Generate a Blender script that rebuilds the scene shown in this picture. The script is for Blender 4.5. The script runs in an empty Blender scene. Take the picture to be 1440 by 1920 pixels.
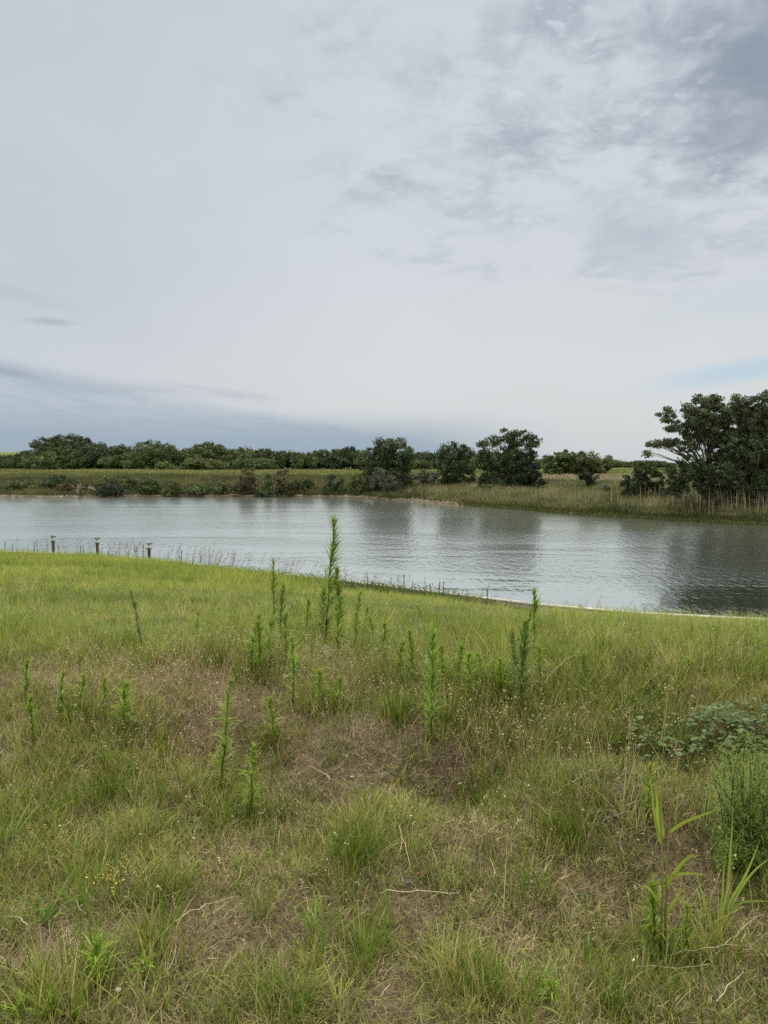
import bpy, math, random
import numpy as np
from math import radians as R, sin, cos, tan, pi, atan2, asin, sqrt

sc = bpy.context.scene
col = sc.collection
H = 4.5                      # camera height above the water
PITCH = R(3.7)
F = 1386.0                   # focal length in pixels of the 1440x1920 frame

# ------------------------------------------------------------------ camera
cd = bpy.data.cameras.new("camera")
cam = bpy.data.objects.new("camera", cd)
col.objects.link(cam)
cam.location = (0, 0, H)
cam.rotation_euler = (pi / 2 - PITCH, 0, 0)
cd.sensor_fit = 'VERTICAL'
cd.sensor_height = 36.0
cd.lens = 36.0 * F / 1920.0
cd.clip_start = 0.05
cd.clip_end = 6000
sc.camera = cam

sc.view_settings.view_transform = 'Standard'
sc.view_settings.look = 'None'
sc.view_settings.exposure = 0.0
sc.view_settings.gamma = 1.0
sc.cycles.use_denoising = False
sc.cycles.max_bounces = 6
sc.cycles.diffuse_bounces = 3
sc.cycles.glossy_bounces = 3
sc.cycles.transmission_bounces = 4
sc.cycles.transparent_max_bounces = 6


def ray(px, py):
    x = (px - 720) / F
    u = (960 - py) / F
    return np.array([x, cos(PITCH) + u * sin(PITCH), -sin(PITCH) + u * cos(PITCH)])


def on_z(px, py, z):
    d = ray(px, py)
    t = (z - H) / d[2]
    return (d[0] * t, d[1] * t)


def at_y(px, py, y):
    d = ray(px, py)
    t = y / d[1]
    return np.array([d[0] * t, y, H + d[2] * t])


def azel(px, py):
    d = ray(px, py)
    d = d / np.linalg.norm(d)
    return atan2(d[0], d[1]), asin(d[2])


# ------------------------------------------------------------------ node helper
class NG:
    def __init__(s, tree):
        s.t = tree
        s.t.nodes.clear()

    def n(s, typ, props=None, **ins):
        nd = s.t.nodes.new(typ)
        for k, v in (props or {}).items():
            setattr(nd, k, v)
        for k, v in ins.items():
            key = int(k[1:]) if k[0] == '_' and k[1:].isdigit() else k.replace('_', ' ')
            s.put(nd.inputs[key], v)
        return nd

    def put(s, sock, v):
        if isinstance(v, bpy.types.NodeSocket):
            s.t.links.new(v, sock)
        elif isinstance(v, bpy.types.Node):
            s.t.links.new(v.outputs[0], sock)
        else:
            sock.default_value = v

    def m(s, op, a, b=None, c=None, clamp=False):
        nd = s.t.nodes.new('ShaderNodeMath')
        nd.operation = op
        nd.use_clamp = clamp
        s.put(nd.inputs[0], a)
        if b is not None: s.put(nd.inputs[1], b)
        if c is not None: s.put(nd.inputs[2], c)
        return nd.outputs[0]

    def ss(s, v, a, b):
        nd = s.t.nodes.new('ShaderNodeMapRange')
        nd.interpolation_type = 'SMOOTHSTEP'
        s.put(nd.inputs[0], v)
        s.put(nd.inputs[1], a)
        s.put(nd.inputs[2], b)
        return nd.outputs[0]

    def mix(s, f, a, b, mode='MIX'):
        nd = s.t.nodes.new('ShaderNodeMix')
        nd.data_type = 'RGBA'
        nd.blend_type = mode
        s.put(nd.inputs[0], f)
        s.put(nd.inputs[6], a)
        s.put(nd.inputs[7], b)
        return nd.outputs[2]

    def noise(s, vec, scale, detail=4, rough=0.5, dist=0.0, lac=2.0):
        nd = s.n('ShaderNodeTexNoise', {'noise_dimensions': '3D'})
        s.put(nd.inputs['Vector'], vec)
        nd.inputs['Scale'].default_value = scale
        nd.inputs['Detail'].default_value = detail
        nd.inputs['Roughness'].default_value = rough
        nd.inputs['Lacunarity'].default_value = lac
        nd.inputs['Distortion'].default_value = dist
        return nd.outputs[0]

    def ramp(s, v, stops):
        nd = s.t.nodes.new('ShaderNodeValToRGB')
        cr = nd.color_ramp
        while len(cr.elements) < len(stops):
            cr.elements.new(0.5)
        for e, (p, c) in zip(cr.elements, stops):
            e.position = p
            e.color = (*c, 1) if len(c) == 3 else c
        s.put(nd.inputs[0], v)
        return nd.outputs[0]


def srgb(r, g, b):
    f = lambda c: (c / 255 / 12.92) if c <= 10 else ((c / 255 + 0.055) / 1.055) ** 2.4
    return (f(r), f(g), f(b))


def c4(c):
    return (*c, 1.0)


# ------------------------------------------------------------------ world: overcast sky
SUN_EL, SUN_AZ = R(62), R(-35)
w = bpy.data.worlds.new("World")
sc.world = w
w.use_nodes = True
g = NG(w.node_tree)
tc = g.n('ShaderNodeTexCoord')
sep = g.n('ShaderNodeSeparateXYZ', _0=tc.outputs['Generated'])
dx, dy, dz = sep.outputs
az = g.m('ARCTAN2', dx, dy)
el = g.m('ARCSINE', dz)
zz = g.m('ADD', g.m('MAXIMUM', dz, 0.0), 0.10)
cp = g.n('ShaderNodeCombineXYZ', _0=g.m('DIVIDE', dx, zz), _1=g.m('DIVIDE', dy, zz), _2=0.0).outputs[0]
ae = g.n('ShaderNodeCombineXYZ', _0=az, _1=g.m('MULTIPLY', el, 2.2), _2=0.0).outputs[0]
n_big = g.noise(ae, 3.0, 5, 0.55, 0.3)
n_soft = g.noise(ae, 7.0, 6, 0.6, 0.6)
n_pl = g.noise(cp, 3.0, 9, 0.60, 0.25)
n_pl2 = g.noise(cp, 8.5, 8, 0.62, 0.2)


def blob(px, py, rx, ry, rot=0.0, wob=0.25, soft=1.0):
    """1 in the middle of an ellipse of directions, 0 outside"""
    a0, e0 = azel(px, py)
    a = g.m('SUBTRACT', az, a0)
    e = g.m('SUBTRACT', el, e0)
    c_, s_ = cos(rot), sin(rot)
    u = g.m('DIVIDE', g.m('ADD', g.m('MULTIPLY', a, c_), g.m('MULTIPLY', e, s_)), rx / F)
    v = g.m('DIVIDE', g.m('SUBTRACT', g.m('MULTIPLY', e, c_), g.m('MULTIPLY', a, s_)), ry / F)
    r = g.m('SQRT', g.m('ADD', g.m('MULTIPLY', u, u), g.m('MULTIPLY', v, v)))
    r = g.m('ADD', r, g.m('MULTIPLY', g.m('SUBTRACT', n_soft, 0.5), wob * 4))
    return g.ss(r, 1.0, 1.0 - soft)


base = g.ramp(g.m('MULTIPLY', el, 1.0 / 0.62), [
    (0.00, srgb(200, 208, 210)), (0.10, srgb(209, 213, 214)), (0.20, srgb(213, 216, 216)),
    (0.42, srgb(209, 214, 218)), (0.7, srgb(206, 212, 219)), (1.0, srgb(201, 208, 216))])
# the sheet is a little thinner and brighter in the middle, denser to the left
left = g.ss(az, 0.05, -0.50)
c = g.mix(g.m('MULTIPLY', left, 0.55), base, c4(srgb(178, 187, 196)))
c = g.mix(g.m('MULTIPLY', g.ss(n_big, 0.35, 0.75), 0.22), c, c4(srgb(220, 224, 232)))
# broken darker cloud in the upper right
reg = g.m('MAXIMUM', blob(1230, 90, 800, 370, 0.10, 0.45, 0.8), blob(1480, 230, 460, 240, 0.0, 0.3, 0.8))
cl = g.ss(g.m('ADD', g.m('MULTIPLY', n_pl, 0.55), g.m('MULTIPLY', n_pl2, 0.45)), 0.42, 0.60)
c = g.mix(g.m('MULTIPLY', g.m('MULTIPLY', reg, cl), 0.80), c, c4(srgb(160, 169, 179)))
hi = g.ss(n_pl2, 0.54, 0.70)
c = g.mix(g.m('MULTIPLY', g.m('MULTIPLY', reg, hi), 0.75), c, c4(srgb(222, 227, 233)))
dk = blob(1500, 60, 300, 210, 0.2, 0.35, 0.9)
c = g.mix(g.m('MULTIPLY', dk, 0.8), c, c4(srgb(132, 145, 158)))
c = g.mix(g.m('MULTIPLY', blob(1400, 235, 190, 50, 0.05, 0.4, 0.9), 0.6), c, c4(srgb(150, 158, 172)))
c = g.mix(g.m('MULTIPLY', blob(1160, 430, 130, 65, -0.4, 0.55, 0.9), 0.55), c, c4(srgb(172, 186, 196)))
# low blue-grey bank to the left, its edge sinking to the right
line = g.m('ADD', g.m('MULTIPLY', az, -0.175), 0.042)
dl = g.m('ADD', g.m('SUBTRACT', el, line), g.m('MULTIPLY', g.m('SUBTRACT', n_soft, 0.5), 0.018))
band = g.m('MULTIPLY', g.ss(dl, 0.006, -0.014), g.ss(az, 0.36, 0.14))
strk = g.n('ShaderNodeCombineXYZ', _0=g.m('MULTIPLY', az, 5.0), _1=g.m('MULTIPLY', g.m('ADD', el, g.m('MULTIPLY', az, 0.12)), 34.0), _2=0.0).outputs[0]
btx = g.m('ADD', 0.55, g.m('MULTIPLY', g.ss(g.noise(strk, 2.2, 6, 0.65, 0.6), 0.3, 0.7), 0.5))
c = g.mix(g.m('MULTIPLY', g.m('MULTIPLY', band, btx), 0.85), c, c4(srgb(166, 180, 193)))
low = g.m('MULTIPLY', g.ss(el, 0.080, 0.025), g.ss(az, 0.28, 0.0))
c = g.mix(g.m('MULTIPLY', low, 0.85), c, c4(srgb(148, 166, 184)))
stn = g.ss(g.noise(strk, 1.0, 4, 0.55, 0.4), 0.42, 0.68)
c = g.mix(g.m('MULTIPLY', g.m('MULTIPLY', blob(190, 716, 420, 20, -0.09, 0.22, 0.9), g.m('ADD', 0.15, g.m('MULTIPLY', stn, 0.85))), 0.85), c, c4(srgb(146, 154, 172)))
c = g.mix(g.m('MULTIPLY', blob(95, 603, 55, 9, 0.0, 0.35, 0.9), 0.5), c, c4(srgb(155, 163, 176)))
c = g.mix(g.m('MULTIPLY', blob(60, 560, 90, 18, -0.2, 0.6, 0.9), 0.25), c, c4(srgb(165, 175, 188)))
c = g.mix(g.m('MULTIPLY', blob(740, 345, 60, 9, 0.0, 0.5, 0.9), 0.3), c, c4(srgb(180, 188, 200)))
c = g.mix(g.m('MULTIPLY', blob(620, 300, 60, 40, 0.2, 0.6, 0.9), 0.25), c, c4(srgb(180, 188, 200)))
c = g.mix(g.m('MULTIPLY', blob(1420, 690, 260, 28, 0.13, 0.12, 0.9), 0.75), c, c4(srgb(182, 206, 222)))
c = g.mix(g.m('MULTIPLY', blob(1420, 560, 260, 60, 0.1, 0.3, 0.9), 0.3), c, c4(srgb(190, 205, 214)))
# an overcast sky is brighter overhead and round the veiled sun; boosted further out of view to light the ground
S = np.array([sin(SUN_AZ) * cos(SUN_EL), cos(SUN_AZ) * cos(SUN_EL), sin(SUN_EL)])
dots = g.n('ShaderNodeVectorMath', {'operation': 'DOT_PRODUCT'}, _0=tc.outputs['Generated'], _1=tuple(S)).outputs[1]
sky_fill = g.m('ADD', g.m('MULTIPLY', g.ss(el, 0.60, 1.15), 3.6), g.m('MULTIPLY', g.ss(dy, 0.1, -0.6), 0.5))  # extra brightness overhead and behind the camera, added to light the ground
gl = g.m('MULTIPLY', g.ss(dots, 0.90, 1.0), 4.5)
st = g.m('ADD', g.m('ADD', sky_fill, gl), 1.04)
c = g.mix(g.m('MAXIMUM', g.ss(el, 0.60, 0.95), g.ss(dy, 0.1, -0.4)), c, c4((0.68, 0.64, 0.53)))  # unseen upper and rear sky turned warm white to warm its light
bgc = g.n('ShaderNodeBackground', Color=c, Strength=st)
sky = g.n('ShaderNodeTexSky', {'sky_type': 'NISHITA', 'sun_disc': False, 'sun_elevation': SUN_EL, 'sun_rotation': SUN_AZ})
bgs = g.n('ShaderNodeBackground', Color=sky.outputs[0], Strength=0.1)
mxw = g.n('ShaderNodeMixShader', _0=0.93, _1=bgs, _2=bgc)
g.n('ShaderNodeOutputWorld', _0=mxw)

sl = bpy.data.lights.new("sun", 'SUN')
sl.energy = 1.5
sl.angle = R(10)
sl.color = (1.0, 0.96, 0.90)
so = bpy.data.objects.new("sun", sl)
col.objects.link(so)
so.location = (0, 0, 60)
so.rotation_euler = (pi / 2 - SUN_EL, 0, pi - SUN_AZ)   # lamp shines along its -Z, from the sun's direction

# ------------------------------------------------------------------ numpy noise


class Noise2:
    def __init__(s, seed):
        s.tab = np.random.RandomState(seed).rand(256, 256) * 2 - 1

    def __call__(s, x, y):
        xi = np.floor(x).astype(np.int64); yi = np.floor(y).astype(np.int64)
        fx = x - xi; fy = y - yi
        fx = fx * fx * (3 - 2 * fx); fy = fy * fy * (3 - 2 * fy)
        a = s.tab[xi % 256, yi % 256]; b = s.tab[(xi + 1) % 256, yi % 256]
        c_ = s.tab[xi % 256, (yi + 1) % 256]; d = s.tab[(xi + 1) % 256, (yi + 1) % 256]
        return (a * (1 - fx) + b * fx) * (1 - fy) + (c_ * (1 - fx) + d * fx) * fy

    def fbm(s, x, y, o=4, rough=0.5):
        v = 0; am = 1; tot = 0
        for k in range(o):
            v = v + am * s(x * 2 ** k + 17.3 * k, y * 2 ** k + 5.1 * k)
            tot += am; am *= rough
        return v / tot


NA, NB, NC, ND = Noise2(1), Noise2(2), Noise2(3), Noise2(4)

# ------------------------------------------------------------------ shores
BW = [(-60, 1033 - 4), (0, 1033), (180, 1040), (330, 1053), (440, 1066), (640, 1088), (800, 1107), (1000, 1131), (1200, 1148), (1440, 1160)]
bulk = [on_z(px, py, 0.80) for px, py in BW]
bulk = [(bulk[0][0] - 40, bulk[0][1] + 9)] + bulk + [(bulk[-1][0] + 12, bulk[-1][1] - 1.2), (bulk[-1][0] + 60, bulk[-1][1] - 10)]
BX = np.array([p[0] for p in bulk]); BY = np.array([p[1] for p in bulk])
FW = [(-300, 934), (0, 932), (130, 933), (300, 931), (440, 932), (560, 931), (690, 934), (722, 937.5), (765, 939), (860, 947), (980, 957), (1100, 967), (1250, 976), (1440, 986), (1560, 992)]
farp = [on_z(px, py, 0.0) for px, py in FW]
farp = [(farp[0][0] - 150, farp[0][1] - 5)] + farp + [(farp[-1][0] + 40, farp[-1][1] - 16)]
FX = np.array([p[0] for p in farp]); FY = np.array([p[1] for p in farp])


def seg_dist(x, y, X, Y):
    best = np.full(np.shape(x), 1e9)
    for i in range(len(X) - 1):
        ax, ay, bx, by = X[i], Y[i], X[i + 1], Y[i + 1]
        ux, uy = bx - ax, by - ay
        t = np.clip(((x - ax) * ux + (y - ay) * uy) / (ux * ux + uy * uy), 0, 1)
        d = np.hypot(x - ax - t * ux, y - ay - t * uy)
        best = np.minimum(best, d)
    return best


def yb(x):
    return np.interp(x, BX, BY)


def smooth(t):
    t = np.clip(t, 0, 1)
    return t * t * (3 - 2 * t)


# small relief features of the near bank: (px, py, radius m, height m)
FEAT = [(430, 1290, .55, .13), (480, 1392, .26, -.10), (300, 1400, .25, -.08), (640, 1385, .22, .07), (760, 1370, .25, .08), (1180, 1470, .2, .06), (950, 1500, .15, -.06), (560, 1530, .2, -.06), (700, 1400, .45, -.06), (850, 1440, .20, -.22), (1200, 1500, .30, .10), (1240, 1640, .35, -.08),
        (1080, 1450, .25, .08), (330, 1780, .3, .04), (760, 1720, .22, -.04), (120, 1330, .5, .05), (560, 1440, .35, -.07),
        (640, 1560, .3, .05), (900, 1520, .3, .05), (1370, 1500, .4, .08), (200, 1640, .3, .05), (1130, 1700, .3, -.06)]
FEATW = [(*on_z(px, py, 2.95), r, h) for px, py, r, h in FEAT]


def ground_z(x, y):
    x = np.asarray(x, float); y = np.asarray(y, float)
    # near side
    b = yb(x)
    fr = np.clip((y - 6.0) / np.maximum(b - 6.0, 1), 0, 1)
    zw = np.interp(x, [2.0, 6.0], [0.60, 0.44])
    zn = 2.88 + (zw - 2.88) * (0.75 * fr + 0.25 * smooth(fr))
    zn = zn + 0.17 * np.exp(-((y - 5.0 - 0.35 * NA(x * 0.7, x * 0 + 3.3)) / 0.9) ** 2) - 0.05 * np.exp(-((y - 2.6) / 1.2) ** 2)
    near = smooth((9.0 - np.hypot(x, y)) / 4.0)
    zn = zn + near * (0.07 * NB.fbm(x * 1.3, y * 1.3, 3) + 0.035 * NC.fbm(x * 5, y * 5, 4, 0.6) + 0.008 * ND.fbm(x * 30, y * 30, 3))
    for fx, fy, r, h in FEATW:
        zn = zn + h * np.exp(-((x - fx) ** 2 + (y - fy) ** 2) / (r * r))
    zn = zn + 0.05 * NB.fbm(x * 0.35, y * 0.35, 3) * smooth((b - y) / 3) + 0.012 * NC(x * 2.0, y * 2.0) * (1 - near)
    # far side
    fy_ = np.interp(x, FX, FY)
    d = seg_dist(x, y, FX, FY)
    d = np.where(y > fy_, d, -d)
    hwob = 1 + 0.25 * NA.fbm(x * 0.06, y * 0.06, 2)
    zf = np.interp(d, [-6, -0.4, 0.0, 0.5, 1.6, 5, 12, 22, 75, 120, 250, 600, 1500], [-1.6, -0.25, 0.0, 0.28, 0.42, 1.15, 1.9, 2.35, 3.0, 3.5, 3.3, 3.0, 2.0])
    zf = np.where(d > 1, zf * (1 + (hwob - 1) * np.exp(-d / 25)), zf)
    zf = zf + np.where(d > 0.5, 0.16 * NB.fbm(x * 0.25, y * 0.25, 4, 0.6), 0)
    zf = zf + 14 * np.exp(-(((x + 400) / 200) ** 2 + ((y - 760) / 160) ** 2))
    zf = zf + 4 * np.exp(-(((x - 60) / 260) ** 2 + ((y - 900) / 200) ** 2))
    bed = -1.5 + 0 * x
    z = np.where(y < b - 0.10, zn, np.where(y > fy_ - 6, np.maximum(zf, bed), bed))
    # the two grounds meet beyond the lake's ends (well outside the view)
    side = smooth((np.abs(x - 5) - 110) / 40)
    return z * (1 - side) + side * np.where(y < 60, 2.0, np.maximum(z, 2.0))


def hit(px, py):
    """the point of ground seen through this pixel"""
    d = ray(px, py)
    ts = np.concatenate([np.arange(1.2, 12, 0.01), np.arange(12, 40, 0.03), np.arange(40, 400, 0.2)])
    X, Y, Z = d[0] * ts, d[1] * ts, H + d[2] * ts
    gz = ground_z(X, Y)
    k = np.argmax(Z <= gz)
    return np.array([X[k], Y[k], gz[k]])


# ------------------------------------------------------------------ materials
MAT = {}


def new_mat(name):
    m = bpy.data.materials.new(name)
    m.use_nodes = True
    MAT[name] = m
    return m, NG(m.node_tree)


def leaf_mat(name, gain=1.0, trans=0.35, rough=0.55, spec=0.25):
    m, q = new_mat(name)
    at = q.n('ShaderNodeAttribute', {'attribute_name': 'col'})
    cc = at.outputs[0]
    if gain != 1.0:
        cc = q.mix(1.0, cc, (gain, gain, gain, 1), 'MULTIPLY')
    pr = q.n('ShaderNodeBsdfPrincipled', Base_Color=cc, Roughness=rough, Specular_IOR_Level=spec)
    tr = q.n('ShaderNodeBsdfTranslucent', Color=cc)
    mx = q.n('ShaderNodeMixShader', _0=trans, _1=pr, _2=tr)
    q.n('ShaderNodeOutputMaterial', _0=mx)
    return m


leaf_mat('grass_blades', 1.0, 0.35)
leaf_mat('dry_stalks', 1.0, 0.15, 0.7, 0.15)
leaf_mat('weed_leaves', 1.0, 0.45, 0.5, 0.3)
leaf_mat('tree_leaves', 1.0, 0.25, 0.6, 0.2)

m, q = new_mat('bark')
o = q.n('ShaderNodeTexCoord').outputs['Object']
mp = q.n('ShaderNodeMapping', _0=o)
mp.inputs['Scale'].default_value = (6, 6, 1.2)
nn = q.noise(mp.outputs[0], 3.0, 6, 0.6)
cc = q.ramp(nn, [(0.3, (0.035, 0.028, 0.022)), (0.6, (0.11, 0.095, 0.08)), (0.8, (0.17, 0.15, 0.13))])
bp = q.n('ShaderNodeBump', Strength=0.8, Distance=0.05, Height=nn)
q.n('ShaderNodeOutputMaterial', _0=q.n('ShaderNodeBsdfPrincipled', Base_Color=cc, Roughness=0.9, Normal=bp.outputs[0]))


def plain(name, stops, scale=8.0, rough=0.7, bump=0.3, dist=0.01, stretch=(1, 1, 1), spec=0.3):
    m, q = new_mat(name)
    o = q.n('ShaderNodeTexCoord').outputs['Object']
    mp = q.n('ShaderNodeMapping', _0=o)
    mp.inputs['Scale'].default_value = stretch
    nn = q.noise(mp.outputs[0], scale, 6, 0.62, 0.3)
    cc = q.ramp(nn, stops)
    bp = q.n('ShaderNodeBump', Strength=bump, Distance=dist, Height=nn)
    q.n('ShaderNodeOutputMaterial', _0=q.n('ShaderNodeBsdfPrincipled', Base_Color=cc, Roughness=rough, Specular_IOR_Level=spec, Normal=bp.outputs[0]))
    return m


plain('piling_wood', [(0.3, (0.035, 0.025, 0.02)), (0.6, (0.075, 0.055, 0.045)), (0.8, (0.12, 0.095, 0.08))], 9, 0.85, 0.6, 0.01, (3, 3, 0.6))
plain('wall_panel', [(0.3, (0.30, 0.29, 0.27)), (0.7, (0.48, 0.47, 0.44))], 5, 0.6, 0.2, 0.01)
plain('wall_cap', [(0.3, (0.36, 0.36, 0.33)), (0.7, (0.56, 0.56, 0.52))], 6, 0.5, 0.2, 0.005)
plain('dark_plastic', [(0.3, (0.012, 0.012, 0.013)), (0.7, (0.025, 0.025, 0.027))], 20, 0.35, 0.1, 0.002)
plain('lamp_lens', [(0.3, (0.62, 0.64, 0.62)), (0.7, (0.75, 0.77, 0.75))], 10, 0.2, 0.0, 0.002)
plain('grey_wood', [(0.35, (0.05, 0.043, 0.036)), (0.55, (0.16, 0.14, 0.12)), (0.8, (0.34, 0.31, 0.27))], 7, 0.85, 0.5, 0.01, (4, 4, 0.8))
plain('pale_stone', [(0.3, (0.38, 0.36, 0.33)), (0.7, (0.62, 0.60, 0.56))], 25, 0.8, 0.4, 0.003)
plain('rust', [(0.3, (0.07, 0.03, 0.02)), (0.6, (0.16, 0.065, 0.035)), (0.8, (0.24, 0.12, 0.07))], 30, 0.85, 0.5, 0.003)
plain('brick_red', [(0.3, (0.22, 0.09, 0.06)), (0.7, (0.36, 0.17, 0.12))], 30, 0.85, 0.5, 0.003)
plain('litter_white', [(0.3, (0.55, 0.57, 0.58)), (0.7, (0.78, 0.79, 0.80))], 12, 0.35, 0.3, 0.004)
plain('stake_orange', [(0.3, (0.42, 0.26, 0.10)), (0.7, (0.56, 0.38, 0.18))], 8, 0.7, 0.2, 0.01)
plain('yellow_petal', [(0.3, (0.55, 0.48, 0.05)), (0.7, (0.72, 0.64, 0.12))], 8, 0.6, 0.1, 0.001)

# ground
m, q = new_mat('ground')
geo = q.n('ShaderNodeNewGeometry')
P = geo.outputs['Position']
sp = q.n('ShaderNodeSeparateXYZ', _0=P)
n1 = q.noise(P, 1.4, 6, 0.6, 0.4)
n2 = q.noise(P, 14, 6, 0.65, 0.3)
n3 = q.noise(P, 70, 4, 0.6, 0.2)
n4 = q.noise(P, 0.09, 6, 0.6, 0.5)
mp = q.n('ShaderNodeMapping', _0=P)
mp.inputs['Scale'].default_value = (0.12, 0.5, 0.5)
n5 = q.noise(mp.outputs[0], 1.2, 6, 0.6, 0.4)
soil = q.ramp(n1, [(0.3, (0.055, 0.043, 0.025)), (0.5, (0.125, 0.098, 0.060)), (0.7, (0.23, 0.185, 0.12))])
soil = q.mix(q.m('MULTIPLY', q.ss(n2, 0.45, 0.7), 0.6), soil, c4((0.27, 0.215, 0.155)))
soil = q.mix(q.m('MULTIPLY', q.ss(n3, 0.48, 0.58), 0.75), soil, c4((0.055, 0.042, 0.03)))
lawn = q.ramp(n2, [(0.3, (0.06, 0.075, 0.022)), (0.6, (0.11, 0.125, 0.04)), (0.8, (0.18, 0.17, 0.07))])
field = q.ramp(n5, [(0.3, (0.075, 0.10, 0.030)), (0.5, (0.125, 0.155, 0.045)), (0.7, (0.21, 0.20, 0.085))])
field = q.mix(q.m('MULTIPLY', q.ss(q.noise(P, 1.6, 5, 0.7), 0.4, 0.7), 0.5), field, c4((0.06, 0.082, 0.028)))
fory = q.ss(q.m('ADD', sp.outputs[1], q.m('MULTIPLY', n1, 2.0)), 6.5, 9.5)
cc = q.mix(fory, soil, lawn)
cc = q.mix(q.m('MULTIPLY', q.ss(q.noise(P, 0.8, 4, 0.6), 0.55, 0.7), 0.6), cc, soil)
cc = q.mix(q.ss(sp.outputs[1], 40, 42), cc, field)
shore = q.ramp(q.noise(P, 0.9, 5, 0.7), [(0.38, (0.07, 0.065, 0.035)), (0.5, (0.12, 0.10, 0.075)), (0.62, (0.28, 0.24, 0.19))])
bankc = q.ramp(n4, [(0.3, (0.10, 0.09, 0.045)), (0.6, (0.13, 0.13, 0.055))])
farm_ = q.ss(sp.outputs[1], 40, 42)
cc = q.mix(q.m('MULTIPLY', farm_, q.ss(sp.outputs[2], 1.9, 1.3)), cc, bankc)
cc = q.mix(q.m('MULTIPLY', farm_, q.ss(sp.outputs[2], 0.42, 0.30)), cc, shore)
wet = q.ss(sp.outputs[2], 0.12, 0.02)
cc = q.mix(wet, cc, c4((0.045, 0.038, 0.028)))
bh = q.m('ADD', q.m('MULTIPLY', n2, 0.7), q.m('MULTIPLY', n3, 0.3))
bp = q.n('ShaderNodeBump', Strength=0.9, Distance=0.03, Height=bh)
q.n('ShaderNodeOutputMaterial', _0=q.n('ShaderNodeBsdfPrincipled', Base_Color=cc, Roughness=0.95, Specular_IOR_Level=0.15, Normal=bp.outputs[0]))

# water
m, q = new_mat('water')
P = q.n('ShaderNodeNewGeometry').outputs['Position']
sp = q.n('ShaderNodeSeparateXYZ', _0=P)


def wv(sx, sy, rot, scale, det=3, rough=0.5, dist=0.2):
    mp = q.n('ShaderNodeMapping', _0=P)
    mp.inputs['Scale'].default_value = (sx, sy, 1)
    mp.inputs['Rotation'].default_value = (0, 0, rot)
    return q.noise(mp.outputs[0], scale, det, rough, dist)


wa = wv(1.7, 0.55, 0.15, 2.2, 3, 0.55, 0.3)      # short wavelets
wb = wv(0.55, 1.2, -0.25, 0.9, 3, 0.5, 0.3)      # longer ones
wc = wv(0.8, 1.3, 0.4, 6.0, 2, 0.5, 0.2)
patch = wv(0.3, 1.0, 0.05, 0.10, 4, 0.55, 0.8)
rough_area = q.ss(patch, 0.40, 0.62)
calm = q.m('MULTIPLY', q.ss(q.m('ADD', sp.outputs[1], q.m('MULTIPLY', q.m('SUBTRACT', patch, 0.5), 16.0)), 31.0, 25.0), q.ss(sp.outputs[0], -6.0, -1.0))
leftc = q.m('MULTIPLY', q.ss(sp.outputs[0], 4.0, -14.0), 0.35)
amp = q.m('MULTIPLY', q.m('ADD', 0.42, q.m('MULTIPLY', rough_area, 0.75)), q.m('SUBTRACT', q.m('SUBTRACT', 1.0, q.m('MULTIPLY', calm, 0.62)), leftc))
hgt = q.m('ADD', q.m('ADD', q.m('MULTIPLY', wa, 0.055), q.m('MULTIPLY', wb, 0.012)), q.m('MULTIPLY', wc, 0.010))
bp = q.n('ShaderNodeBump', Strength=1.0, Distance=1.0, Height=q.m('MULTIPLY', hgt, amp))
fr = q.n('ShaderNodeFresnel', IOR=1.33, Normal=bp.outputs[0])
fac = q.m('POWER', fr.outputs[0], 0.24)
df = q.n('ShaderNodeBsdfDiffuse', Color=c4((0.050, 0.058, 0.046)))
gs = q.n('ShaderNodeBsdfGlossy', Color=c4((0.95, 1.0, 0.97)), Roughness=q.m('SUBTRACT', 0.155, q.m('MULTIPLY', calm, 0.115)), Normal=bp.outputs[0])
q.n('ShaderNodeOutputMaterial', _0=q.n('ShaderNodeMixShader', _0=fac, _1=df, _2=gs))

# ------------------------------------------------------------------ mesh helpers


def mesh_np(name, V, quads=None, tris=None, C=None, mat=None, smooth_=True, parent=None):
    me = bpy.data.meshes.new(name)
    V = np.asarray(V, np.float32).reshape(-1, 3)
    parts = []
    nq = 0 if quads is None else len(quads)
    nt = 0 if tris is None else len(tris)
    li = np.concatenate([np.asarray(quads, np.int32).ravel() if nq else np.zeros(0, np.int32),
                         np.asarray(tris, np.int32).ravel() if nt else np.zeros(0, np.int32)])
    tot = np.concatenate([np.full(nq, 4, np.int32), np.full(nt, 3, np.int32)])
    st_ = np.concatenate([[0], np.cumsum(tot)[:-1]]).astype(np.int32)
    me.vertices.add(len(V)); me.vertices.foreach_set('co', V.ravel())
    me.loops.add(len(li)); me.loops.foreach_set('vertex_index', li)
    me.polygons.add(len(tot)); me.polygons.foreach_set('loop_start', st_); me.polygons.foreach_set('loop_total', tot)
    if smooth_:
        me.polygons.foreach_set('use_smooth', np.ones(len(tot), bool))
    if C is not None:
        a = me.attributes.new('col', 'FLOAT_COLOR', 'POINT')
        cc = np.ones((len(V), 4), np.float32); cc[:, :3] = C
        a.data.foreach_set('color', cc.ravel())
    me.update(calc_edges=True)
    if mat: me.materials.append(MAT[mat])
    ob = bpy.data.objects.new(name, me)
    col.objects.link(ob)
    if parent is not None: ob.parent = parent
    return ob


def tag(o, label=None, cat=None, group=None, kind=None):
    if label: o['label'] = label
    if cat: o['category'] = cat
    if group: o['group'] = group
    if kind: o['kind'] = kind
    return o


def thing(name, loc, label, cat, group=None, rz=0.0):
    e = bpy.data.objects.new(name, None)
    col.objects.link(e)
    e.location = tuple(float(v) for v in loc)
    e.rotation_euler = (0, 0, rz)
    e.empty_display_size = 0.1
    return tag(e, label, cat, group)


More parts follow.
